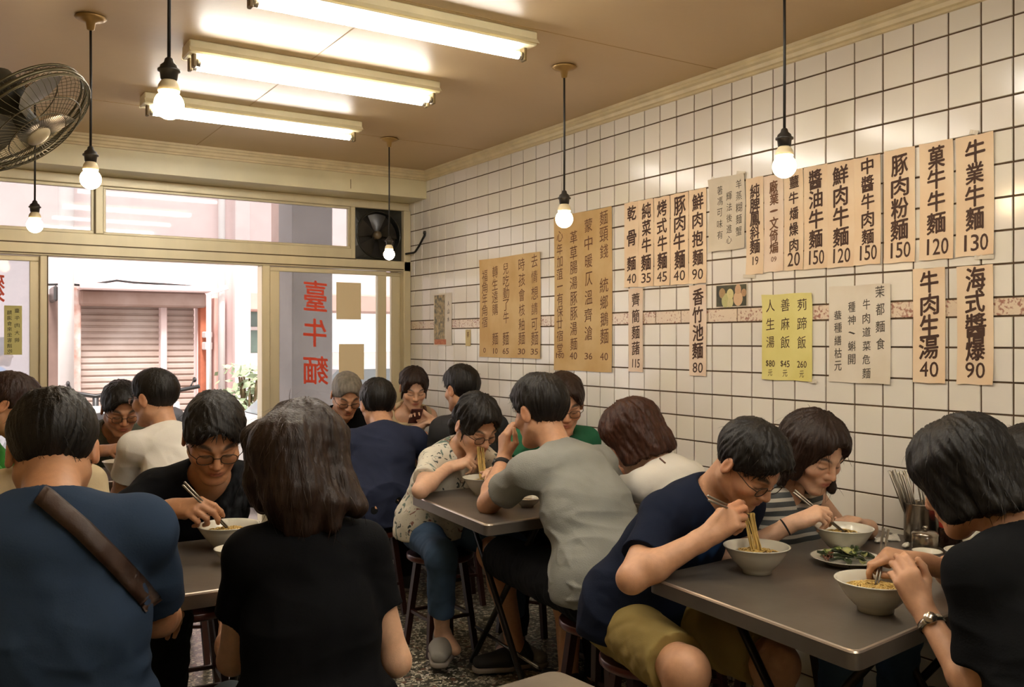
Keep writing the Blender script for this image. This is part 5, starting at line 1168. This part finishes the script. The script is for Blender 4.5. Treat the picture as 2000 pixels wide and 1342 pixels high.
# ------------------------------------------------------------------ bowls, soup, noodles, chopsticks
M_china = mat('white_porcelain', 'd9d6c8', rough=.2, var=.05, scale=14, coat=.3); M_green = mat('glaze_mark', '8d9a86', rough=.25)
M_soup = mat('brown_broth', '6b4a26', rough=.12, var=.3, scale=40, col2='4d3318'); M_noodle = mat('yellow_noodle', 'cfae62', rough=.45, var=.15, scale=60)
def disk_at(u, v, z): p = onz(u, v, z); return Vector((p.x, p.y, 0))
def bowl(u, v, r, label, h=.075, soup='broth', nood=0, group='white noodle bowls', marks=True, name='bowl', z0=TZ, at=None, sname='bowl'):
    p = disk_at(u, v, z0 + h) if at is None else Vector(at); c = (p.x, p.y, z0); k = r/.09; hh = h/.075
    t = thing(name, label, 'bowl', c, group); m = MB(); m.smooth = True
    prof = [(.001, .004*hh), (.034*k, .004*hh), (.036*k, 0.0005), (.040*k, 0.0005), (.041*k, .010*hh), (.050*k, .018*hh), (.066*k, .036*hh), (.080*k, .058*hh), (.088*k, .072*hh), (.0905*k, .0735*hh), (.0915*k, .0755*hh), (.0895*k, .0765*hh), (.086*k, .0745*hh), (.077*k, .058*hh), (.062*k, .038*hh), (.045*k, .022*hh), (.001, .016*hh)]
    m.lathe(prof, c, 40); m.build('bowl_body', M_china, t)
    if marks:
        for a in range(3):
            an = a*2.09 + u*.01; mm = MB(); d = Vector((math.cos(an), math.sin(an), 0)); e = Vector((-d.y, d.x, 0))
            for (z1, w_) in ((.042, .010), (.047, .006)):
                rr = (.050 + (z1*1 - .018)/.054*.038) * k + .0012; b = Vector(c) + d*rr + Vector((0, 0, z1*hh)); mm.quad(b - e*w_, b + e*w_, b + e*w_*.8 + d*.0025 + Vector((0, 0, .0035)), b - e*w_*.8 + d*.0025 + Vector((0, 0, .0035)))
            mm.build('glaze_mark', M_green, t)
    zs = .052*hh; rs = .0725*k
    if soup:
        m = MB(); m.smooth = True; m.lathe([(.001, zs + .0005), (rs*.6, zs), (rs*1.0, zs), (rs*.97, zs - .004), (.001, zs - .006)], c, 32); o = m.build('broth', M_soup if soup == 'broth' else mat('pale_soup', '9a7a48', rough=.15, var=.2, scale=40), base=c); tag(o, 'brown broth in the ' + label, 'soup', kind='stuff')
    if nood:
        rr = random.Random(int(u + v)); m = MB(); m.smooth = True
        for i in range(nood):
            a0 = rr.uniform(0, 6.28); r0 = rs*math.sqrt(rr.random())*.75; ra = rs*rr.uniform(.12, .32); pts = []
            for j in range(11):
                q = a0 + j*.55 * (1 if i % 2 else -1); xx = r0*math.cos(a0*3) + ra*math.cos(q); yy = r0*math.sin(a0*3) + ra*math.sin(q)
                l = math.hypot(xx, yy); 
                if l > rs*.9: xx *= rs*.9/l; yy *= rs*.9/l
                pts.append(Vector(c) + Vector((xx, yy, zs + .001 + (.014*(1 - (l/rs)**2))*rr.uniform(.2, 1))))
            m.tube(pts, .0017, 5)
        o = m.build('noodles', M_noodle, base=c); tag(o, 'yellow noodles in the ' + label, 'noodles', kind='stuff')
    return Vector(c)
BW = {}
BW['P16'] = bowl(1478, 1066, .091, 'white bowl with noodles being lifted, in front of the navy t-shirt', nood=26)
BW['P17'] = bowl(1648, 1030, .088, 'white bowl in front of the striped top', nood=12)
BW['P18'] = bowl(1710, 1132, .094, 'white bowl nearest the table corner, held by the diner with the bob', nood=60, soup='pale')
BW['x'] = bowl(1896, 1076, .068, 'smaller white bowl at the far right, beside the dark bob diner', h=.06, nood=0, soup='pale')
BW['P12'] = bowl(944, 932, .086, 'white bowl under the bending diner in the floral blouse', nood=20)
BW['P13'] = bowl(1030, 972, .055, 'small shallow bowl by the elbow of the grey t-shirt', h=.035, marks=False, soup='pale')
BW['P15'] = bowl(1216, 942, .070, 'white bowl right of the grey t-shirt, before the brown bob', h=.06)
BW['P3'] = bowl(446, 1024, .094, 'white bowl with steam, between the two diners seen from behind', nood=30, soup='pale')
BW['P2'] = bowl(458, 1070, .058, 'small white bowl left of the long haired diner', h=.045, marks=False, soup='pale')
BW['P8'] = bowl(668, 862, .078, 'white bowl of the grey haired diner by the door', h=.066)
BW['P9'] = bowl(697, 889, .060, 'shallow bowl beside the elbow of the navy t-shirt', h=.035, nood=10)
BW['P6'] = bowl(236, 900, .082, 'white bowl at the far left table', nood=10)
def lifted(c, top, n, w_, label, seed=1):
    rr = random.Random(seed); m = MB(); m.smooth = True; c = Vector(c) + Vector((0, 0, .056)); top = Vector(xf(top))
    for i in range(n):
        a = rr.uniform(-1, 1); o = Vector((CS*a*w_, -SN*a*w_, 0)) + Vector((SN, CS, 0))*rr.uniform(-.006, .006); b = c + Vector((CS*a*w_*.8, -SN*a*w_*.8, 0)) + Vector((SN, CS, 0))*rr.uniform(-.01, .01)
        t0 = top + o*.9; mid = t0.lerp(b, .5) + Vector((CS, -SN, 0))*rr.uniform(-.004, .004); back = t0 + Vector((0, 0, .006)) + Vector((SN, CS, 0))*.008
        m.tube([back + Vector((0, 0, -.02)) + Vector((SN, CS, 0))*.006, back, t0 + Vector((0, 0, .007)), t0, t0.lerp(mid, .5), mid, mid.lerp(b, .6) + Vector((CS, -SN, 0))*rr.uniform(-.003, .003), b], .0018, 5)
    o = m.build('noodles', M_noodle, base=xf(c)); tag(o, label, 'noodles', kind='stuff')
def sticks(key, k, tip, label, L=.225, m=None, spread=.006):
    G = Vector(xf(PEOPLE[key]['A'][k][5])); T = Vector(xf(tip)); d = (T - G); ln = min(d.length, L*.78); d.normalize(); T = G + d*ln; B = T - d*L
    sd = d.cross(Vector(xf(PEOPLE[key]['A'][k][3]))).normalized()
    for s in (-1, 1):
        mb = MB(); mb.smooth = True; mb.tube([B + sd*s*spread, T + sd*s*spread*.5], [.0036, .0024], 8)
        o = mb.build('chopstick', m or M_steel, base=xf(B)); tag(o, label, 'chopstick', 'pair of chopsticks: ' + label)
    return T
c = BW['P16']; tp = Wn(1463, 1008, 2.58); T = sticks('P16', 'R', tp, 'steel chopstick lifting noodles in front of the navy t-shirt'); lifted(c, tp, 22, .017, 'strands of noodles lifted from the bowl by the diner in khaki shorts', 2)
c = BW['P12']; tp = Wn(938, 876, 3.90); sticks('P12', 'R', tp, 'chopstick held by the diner in the floral blouse'); lifted(c, tp, 16, .016, 'strands of noodles hanging from the mouth of the floral blouse diner', 3)
sticks('P17', 'R', BW['P17'] + Vector((0, 0, .06)), 'steel chopstick in the bowl of the striped top', L=.19); sticks('P18', 'R', BW['P18'] + Vector((.005, 0, .062)), 'steel chopstick dipping into the bowl nearest the table corner')
sticks('P3', 'R', BW['P3'] + Vector((0, 0, .06)), 'steel chopstick in the steaming bowl'); sticks('P6', 'R', BW['P6'] + Vector((0, 0, .06)), 'pale chopstick in the bowl at the far left table'); sticks('P8', 'R', BW['P8'] + Vector((0, 0, .06)), 'chopstick of the grey haired diner')
# ------------------------------------------------------------------ fans
def frame_to(n, up=Vector((0, 0, 1))):
    z = Vector(n).normalized(); x = up.cross(z).normalized(); return Matrix((x, z.cross(x), z)).transposed()
def wall_fan():
    n = Vector(xf(cv((.65, -.75, .0)))); c = W(47, 233, 2.65); R3 = frame_to(n); r = .202
    t = thing('wall_fan', 'large wall fan with a wire cage tilted down at the upper left', 'fan', xf((LX + .01, c.y, c.z)))
    m_c = mat('fan_wire', '5c5640', rough=.35, metal=.5); m_b = mat('fan_blade', '6a665a', rough=.3); m_h = mat('fan_hub', 'b5a88a', rough=.3); m_k = mat('fan_motor', '3b3a30', rough=.45)
    P = lambda x, y, z: c + R3 @ Vector((x, y, z))
    m = MB(); m.smooth = True
    for (rr, z, th) in ((r, 0, .006), (r, .018, .004), (r, -.018, .004), (r*.72, .052, .0018), (r*.45, .062, .0018), (r*.72, -.052, .0018), (r*.45, -.064, .0018)):
        m.tube([P(rr*math.cos(a), rr*math.sin(a), z) for a in [2*math.pi*i/40 for i in range(41)]], th, 6, False)
    for i in range(60):
        a = 2*math.pi*i/60
        for sg in (1, -1):
            m.tube([P(rr*math.cos(a + sw_), rr*math.sin(a + sw_), sg*z) for rr, z, sw_ in ((.034, .066, 0), (r*.45, .062, .12), (r*.72, .052, .24), (r*.93, .03, .33), (r, .008, .36))], .0009, 4, False)
    m.build('cage', m_c, t)
    m = MB(); m.smooth = True; m.lathe([(.001, .076), (.02, .076), (.034, .070), (.038, .063)], c, 24, R3); m.build('cage_badge', m_h, t)
    for k in range(3):
        m = MB(); m.smooth = True; vs = []
        for i in range(9):
            for j in range(5):
                rr = .03 + (r*.88 - .03)*j/4; a = k*2.094 + (-.5 + i/8)*(1.15 + .3*math.sin(j)); vs.append(P(rr*math.cos(a), rr*math.sin(a), .035*(i/8 - .5)))
        m.add(vs, [(i*5+j, i*5+j+1, i*5+j+6, i*5+j+5) for i in range(8) for j in range(4)]); m.build('blade', m_b, t)
    m = MB(); m.smooth = True; m.lathe([(.001, .03), (.03, .03), (.032, -.03), (.055, -.05), (.066, -.09), (.06, -.14), (.04, -.165), (.001, -.17)], c, 24, R3); m.build('motor', m_k, t)
    m = MB(); m.smooth = True; b = P(0, 0, -.12); m.tube([b, b + Vector((-.05, .02, -.12)), Vector((b.x - .25, b.y, b.z - .16)), Vector((LX + .03, b.y, b.z - .16))], .02, 10); m.build('arm', m_k, t)
    m = MB(); m.bbox((LX, b.y - .05, b.z - .26), (LX + .03, b.y + .05, b.z - .06), .006); m.build('wall_plate', m_k, t)
wall_fan()
def exhaust_fan():
    x0, x1, z0, z1 = fx(691) + .001, fx(783) - .001, ZH + .002, ZTT - .002; cx, cz = (x0 + x1)/2, (z0 + z1)/2; y = WY; r = min(x1 - x0, z1 - z0)*.46
    t = thing('exhaust_fan', 'black exhaust fan set in the transom beside the tiled wall', 'fan', (cx, y, z0)); mk = mat('greasy_black', '1d1f1b', rough=.35); mb2 = mat('greasy_blade', '2b2823', rough=.28); R3 = frame_to((0, -1, 0))
    m = MB(); n = 40; ring = [(cx + r*math.cos(2*math.pi*i/n), cz + r*math.sin(2*math.pi*i/n)) for i in range(n)]
    sq = []
    for i in range(n):
        a = 2*math.pi*i/n; c_, s_ = math.cos(a), math.sin(a); k = 1/max(abs(c_), abs(s_)); sq.append((cx + (x1-x0)/2*c_*k, cz + (z1-z0)/2*s_*k))
    vs = [(a, y - .01, b) for a, b in sq] + [(a, y - .018, b) for a, b in ring] + [(a, y + .06, b) for a, b in ring] + [(a, y + .06, b) for a, b in sq]
    m.add(vs, [(q*n+i, q*n+(i+1) % n, (q+1)*n+(i+1) % n, (q+1)*n+i) for q in range(3) for i in range(n)]); m.build('frame', mk, t)
    m = MB(); m.smooth = True; m.tube([(a, y - .02, b) for a, b in ring + ring[:1]], .006, 8, False); m.build('guard_ring', mat('fan_ring', '33322c', rough=.25, metal=.5), t)
    m = MB(); m.box((x0 + .005, y + .075, z0 + .005), (x1 - .005, y + .08, z1 - .005)); m.build('shutter', mat('fan_shutter', '2e2a24', rough=.5), t)
    for k in range(5):
        m = MB(); m.smooth = True; vs = []
        for i in range(6):
            for j in range(4):
                rr = .03 + (r*.92 - .03)*j/3; a = .3 + k*1.2566 + (-.5 + i/5)*.85; vs.append((cx + rr*math.cos(a), y + .02 + .03*(i/5 - .5), cz + rr*math.sin(a)))
        m.add(vs, [(i*4+j, i*4+j+1, i*4+j+5, i*4+j+4) for i in range(5) for j in range(3)]); m.build('blade', mb2, t)
    m = MB(); m.smooth = True; m.lathe([(.001, .02), (.018, .018), (.027, .008), (.028, -.04), (.001, -.04)], (cx, y, cz), 20, R3); m.build('hub', mat('fan_hub_cap', '6a5c45', rough=.35), t)
exhaust_fan()
m = MB(); m.smooth = True
pts = [(WX - .05, WY - .06, fz(798, 498)), (WX - .02, WY - .12, fz(804, 497))] + [(WX - .012, wallY(u)[0], wz(u, v)) for u, v in ((814, 492), (822, 480), (829, 466), (833, 459))]
m.tube(pts, .007, 8); o = m.build('conduit', M_black, base=pts[0]); tag(o, 'black conduit running from the exhaust fan onto the tiled wall', 'cable')
y, _ = wallY(832); z = wz(832, 455); m = MB(); m.smooth = True; m.lathe([(.001, .012), (.012, .011), (.014, 0)], (WX - .006, y, z), 16, frame_to((-1, 0, 0))); o = m.build('cable_plug', M_dark, base=(WX - .006, y, z)); tag(o, 'small dark plug on the tiles at the end of the conduit', 'plug')

# ------------------------------------------------------------------ things on the tables
M_tin = mat('stainless_steel', 'a49c90', rough=.22, metal=.95, var=.15, scale=12, stretch=(1, 1, .1))
def lathe_thing(name, label, cat, c, parts, group=None):
    t = thing(name, label, cat, xf(c), group)
    for pn, prof, m_, n_ in parts: m = MB(); m.smooth = True; m.lathe([(r, z + c[2]) for r, z in prof], (c[0], c[1], 0), n_); m.build(pn, m_, t)
    return t
def canister(c, r, h, label, n, seed, lean, L, mm, slabel, grp):
    t = lathe_thing('chopstick_holder', label, 'canister', c, [('body', [(.001, .003), (r*.96, .002), (r, .006), (r, h - .003), (r + .002, h), (r - .002, h), (r - .003, h - .004), (r - .003, .008), (.001, .006)], mm, 32)])
    rr = random.Random(seed)
    for i in range(n):
        a, q = rr.uniform(0, 6.28), r*.8*math.sqrt(rr.random()); b = Vector(c) + Vector((q*.6*math.cos(a), q*.6*math.sin(a), .009)); d = Vector((lean[0]*r + q*.45*math.cos(a), lean[1]*r + q*.45*math.sin(a), h)) - Vector((q*.1*math.cos(a), q*.1*math.sin(a), 0)); d.normalize()
        d = (d + Vector((rr.uniform(-.03, .03), rr.uniform(-.03, .03), 0))).normalized(); mb = MB(); mb.smooth = True; mb.tube([b, b + d*L*rr.uniform(.96, 1.02)], [.0024, .0036], 7)
        o = mb.build('chopstick', M_steel, base=xf(b)); tag(o, slabel, 'chopstick', grp)
def on(u, d, z=TZ): p = W(u, CY, d); return (p.x, p.y, z)
lv = Vector(xf(-CR)); canister(on(1801, 2.95), .055, .125, 'tall steel canister of chopsticks by the tiled wall on the nearest table', 16, 4, (lv.x*.55, lv.y*.55), .225, M_tin, 'steel chopstick standing in the tall canister on the nearest table', 'chopsticks in the tall canister')
canister(on(1202, 4.05), .036, .12, 'narrow chopstick holder behind the grey t-shirt on the middle table', 9, 5, (lv.x*.5, lv.y*.5), .20, M_tin, 'chopstick standing in the holder behind the grey t-shirt', 'chopsticks in the holder on the middle table')
lathe_thing('condiment_jar', 'short steel jar with a knobbed lid in front of the chopstick canister', 'jar', on(1807, 2.80), [('body', [(.001, .002), (.036, .002), (.038, .006), (.038, .052), (.036, .054), (.001, .054)], M_tin, 28), ('lid', [(.039, .052), (.039, .058), (.030, .064), (.010, .067), (.001, .067)], M_tin, 28), ('knob', [(.003, .066), (.005, .070), (.008, .074), (.006, .080), (.001, .081)], M_tin, 16)])
lathe_thing('sauce_jar', 'dark sauce jar with a red lid beside the steel canister', 'jar', on(1856, 2.86), [('body', [(.001, .002), (.033, .002), (.035, .008), (.035, .058), (.031, .066), (.001, .066)], mat('dark_sauce', '22120c', rough=.15), 24), ('lid', [(.033, .064), (.0335, .082), (.031, .085), (.001, .085)], mat('red_lid', 'a32a22', rough=.35), 24)])
lathe_thing('tea_cup', 'pale cup beside the red lidded sauce jar', 'cup', on(1900, 2.80), [('body', [(.001, .003), (.022, .002), (.026, .01), (.034, .07), (.032, .07), (.024, .012), (.001, .010)], M_china, 24)])
bowl(1811, 1076, .042, 'small white dish below the steel condiment jar', h=.028, soup=None, marks=False)
pc = disk_at(1654, 1093, TZ + .012); pc.z = TZ; pk = 1.0
lathe_thing('plate', 'white plate heaped with cooked greens', 'plate', pc, [('plate_body', [(.001, .003), (.058, .001), (.062, .001), (.064, .005), (.085, .013), (.101, .019), (.102, .021), (.099, .021), (.082, .016), (.060, .008), (.001, .007)], M_china, 40)])
rr = random.Random(9); GM = [mat('dark_greens', '2f3d1d', rough=.3, var=.3, scale=50), mat('mid_greens', '5c6f2c', rough=.3, var=.3, scale=50), mat('pale_stalk', 'a8ab6a', rough=.3, var=.2, scale=40), mat('brown_shallot', '7a4a33', rough=.4, var=.3, scale=60)]
for i in range(30):
    a = rr.uniform(0, 6.28); q = .068*math.sqrt(rr.random()); brown = i in (3, 7, 11, 15)
    if brown: a = math.radians(180 - 32) + rr.uniform(-.3, .3); q = rr.uniform(.045, .072)
    c = Vector((pc.x + q*math.cos(a), pc.y + q*math.sin(a), TZ + .016 + .026*(1 - (q/.075)**2)*rr.uniform(.4, 1.1))); M3 = Matrix.Rotation(rr.uniform(0, 6.28), 3, 'Z') @ Matrix.Rotation(rr.uniform(-.5, .5), 3, 'X') @ Matrix.Rotation(rr.uniform(-.4, .4), 3, 'Y')
    m = MB(); m.smooth = True; vs = []; l, w_ = (rr.uniform(.018, .030), rr.uniform(.007, .013)) if not brown else (.012, .006)
    for s_ in (1, -1):
        for i2 in range(7):
            for j2 in range(5):
                x = (i2/6 - .5)*2; yv = (j2/4 - .5)*2; ww = w_*(1 - .75*abs(x)**2.2); vs.append(c + M3 @ Vector((l*x, ww*yv, .006*yv*yv - .004*x*x + .0015*math.sin(5*x + i) + s_*.0016*(1 - abs(x)*.8))))
    m.add(vs, [(b_*35 + i2*5+j2, b_*35 + i2*5+j2+1, b_*35 + i2*5+j2+6, b_*35 + i2*5+j2+5) for b_ in (0, 1) for i2 in range(6) for j2 in range(4)] + [(k, k+5, 35+k+5, 35+k) for k in range(0, 30, 5)] + [(k, k+5, 35+k+5, 35+k) for k in range(4, 34, 5)])
    o = m.build('vegetable_piece', GM[3] if brown else GM[(0, 0, 1, 0, 2)[i % 5]], base=xf(c)); tag(o, ('brown fried shallot piece' if brown else 'piece of cooked greens') + ' on the white plate', 'vegetable', 'cooked greens on the white plate')
for k, (u, d, s) in enumerate(((1716, 2.93, .030), (1745, 2.96, .034), (1768, 2.86, .022))):
    p = on(u, d, TZ); q = Field((-.06, -.06, -.05), (.06, .06, .06), .0035); r2 = np.random.default_rng(k)
    for j in range(9): a = r2.normal(size=3); a[2] = abs(a[2]); a = nrm(a)*s*r2.uniform(.5, .9); q.cone((0, 0, s*.25), a, s*.22, s*.10, .004, nrm(r2.normal(size=3)), 1.9)
    q.plane((0, 0, 0), -UP, .002); vs, Q = q.mesh(); vs = vs*np.array((1.25, 1.0, .8)) + vnormals(vs, Q)*folds(vs, k, .002, 200)[:, None] + np.array(p) + V(0, 0, .0005)
    o = fast_mesh('paper_napkin', vs, Q, mat('tissue', 'dcd8cc', rough=.9), None, p, smooth=k != 1); tag(o, ('crumpled white napkin right behind the bowl of the striped top', 'largest crumpled napkin in the middle of three', 'smallest crumpled napkin, nearest the steel jar')[k], 'napkin', 'crumpled napkins by the wall')
# steam over the bowl on the left
m = MB(); sc_ = W(462, 965, 2.90); m.smooth = True; m.ell(sc_, (.06, .06, .13), None, 20, 14)
vm = bpy.data.materials.new('steam'); vm.use_nodes = True; N = vm.node_tree.nodes; L = vm.node_tree.links; N.remove(N['Principled BSDF']); pv = N.new('ShaderNodeVolumePrincipled'); L.new(pv.outputs[0], N['Material Output'].inputs['Volume'])
tc = N.new('ShaderNodeTexCoord'); mp = N.new('ShaderNodeMapping'); mp.inputs['Scale'].default_value = (1, 1, .45); L.new(tc.outputs['Object'], mp.inputs[0]); nz = N.new('ShaderNodeTexNoise'); nz.inputs['Scale'].default_value = 26; nz.inputs['Detail'].default_value = 3; nz.inputs['Distortion'].default_value = 1.5; L.new(mp.outputs[0], nz.inputs[0])
r_ = N.new('ShaderNodeMapRange'); r_.inputs[1].default_value = .52; r_.inputs[2].default_value = .75; r_.inputs[4].default_value = 14; L.new(nz.outputs[0], r_.inputs[0])
ln = N.new('ShaderNodeVectorMath'); ln.operation = 'LENGTH'; m2 = N.new('ShaderNodeMapping'); m2.inputs['Scale'].default_value = (16.6, 16.6, 7.7); L.new(tc.outputs['Object'], m2.inputs[0]); L.new(m2.outputs[0], ln.inputs[0])
fo = N.new('ShaderNodeMapRange'); fo.inputs[1].default_value = .3; fo.inputs[2].default_value = 1; fo.inputs[3].default_value = 1; fo.inputs[4].default_value = 0; L.new(ln.outputs['Value'], fo.inputs[0])
mu = N.new('ShaderNodeMath'); mu.operation = 'MULTIPLY'; L.new(r_.outputs[0], mu.inputs[0]); L.new(fo.outputs[0], mu.inputs[1]); L.new(mu.outputs[0], pv.inputs['Density'])
o = m.build('steam', vm, base=xf(sc_)); tag(o, 'wisp of steam rising beside the diner in the black v-neck', 'steam', kind='stuff')

# ------------------------------------------------------------------ straps, watches, phone
def strap(key, pts, hw, m_, name='bag_strap', lift=.013, back=False):
    I = PEOPLE[key]; F_ = I['field']; L_, R_ = [], []
    pts = [np.array(p, float) for p in pts]; dense = []
    for a, b in zip(pts[:-1], pts[1:]):
        for k in range(8): dense.append(a + (b - a)*k/8)
    dense.append(pts[-1])
    for i, p in enumerate(dense):
        t = dense[min(i+1, len(dense)-1)] - dense[max(i-1, 0)]; n = np.array((-t[1], t[0])); n /= np.linalg.norm(n) + 1e-9; d0 = None
        row = []
        for sg in (-1, 0, 1):
            u, v = p + n*hw*sg; hit = None
            for d in np.arange(I['near'] if 'near' in I else np.dot(I['H'], CA) - .45, np.dot(I['H'], CA) + .5, .006):
                q = Wn(u, v, d)
                if (q > F_.lo).all() and (q < F_.lo + F_.h*(F_.n - 1)).all() and F_.sample(q) < 0: hit = Wn(u, v, d - lift); break
            row.append(hit)
        if all(h is not None for h in row): L_.append(row)
    m = MB(); m.smooth = True; vs = [Vector(xf(h)) for row in L_ for h in row] + [Vector(xf(h + CA*.010)) for row in L_ for h in row]; n = len(L_); o = n*3
    m.add(vs, [(3*i+j, 3*i+j+1, 3*i+j+4, 3*i+j+3) for i in range(n-1) for j in (0, 1)] + [(o+3*i+j, o+3*i+j+1, o+3*i+j+4, o+3*i+j+3) for i in range(n-1) for j in (0, 1)] + [(3*i+j, 3*i+j+3, o+3*i+j+3, o+3*i+j) for i in range(n-1) for j in (0, 2)])
    return m.build(name, m_, I['root'])
strap('P1', [(62, 955), (90, 975), (160, 1035), (230, 1105), (285, 1165), (300, 1185)], 19, mat('brown_leather', '3a2418', rough=.55, var=.2, scale=20, bump=.2, bscale=120))
strap('P10', [(826, 780), (830, 800), (832, 815)], 3.2, mat('tan_leather', '5b3a28', rough=.5), lift=.009)
strap('P15', [(1262, 880), (1285, 892), (1300, 905)], 1.6, mat('tan_leather', '5b3a28', rough=.5), lift=.009)
def band(key, k, off, r, w_, m_, name, face=None, label=None):
    A = PEOPLE[key]['A'][k]; E, T = Vector(xf(A[0])), Vector(xf(A[1])); d = (T - E).normalized(); c = T - d*off; R3 = frame_to(d)
    m = MB(); m.smooth = True; m.lathe([(r - .002, -w_/2), (r, -w_/2 + .001), (r + .001, 0), (r, w_/2 - .001), (r - .002, w_/2)], c, 28, R3 @ Matrix.Diagonal((1.06, 1, 1))); o = m.build(name, m_, PEOPLE[key]['root'])
    if face is not None:
        n = Vector(xf(A[3])).normalized(); n = (n - d*n.dot(d)).normalized(); m = MB(); m.smooth = True; m.lathe([(.001, .0062), (.012, .006), (.0135, .004), (.014, -.002)], c + n*(r + .0005), 24, frame_to(n)); m.build('watch_face', face, o)
    return o
M_silver = mat('silver_watch', 'bdb6aa', rough=.2, metal=.95)
band('P18', 'L', .030, .0285, .016, M_silver, 'wristwatch', M_silver); band('P13', 'L', .030, .0345, .024, M_black, 'wristwatch', M_dark); band('P17', 'R', .026, .0275, .006, M_black, 'bracelet')
A = PEOPLE['P10']['A']['L']; c = Vector(xf(A[5])); R3 = frame_to(Vector(xf(cv((-.2, .75, .6))))); Mx = Matrix.Translation(c) @ R3.to_4x4()
m = MB(); m.bbox((-.035, -.07, -.004), (.035, .07, .004), .002, Mx); t = m.build('smartphone', mat('phone_case', '4a1f22', rough=.35), base=xf(c)); tag(t, 'dark phone held by the diner in the corner', 'phone')
m = MB(); m.box((-.032, -.066, .0041), (.032, .066, .0046), Mx); m.build('screen', mat('phone_glass', '0f1114', rough=.1), t)
print('script built in', round(time.time() - T0, 1), 's')
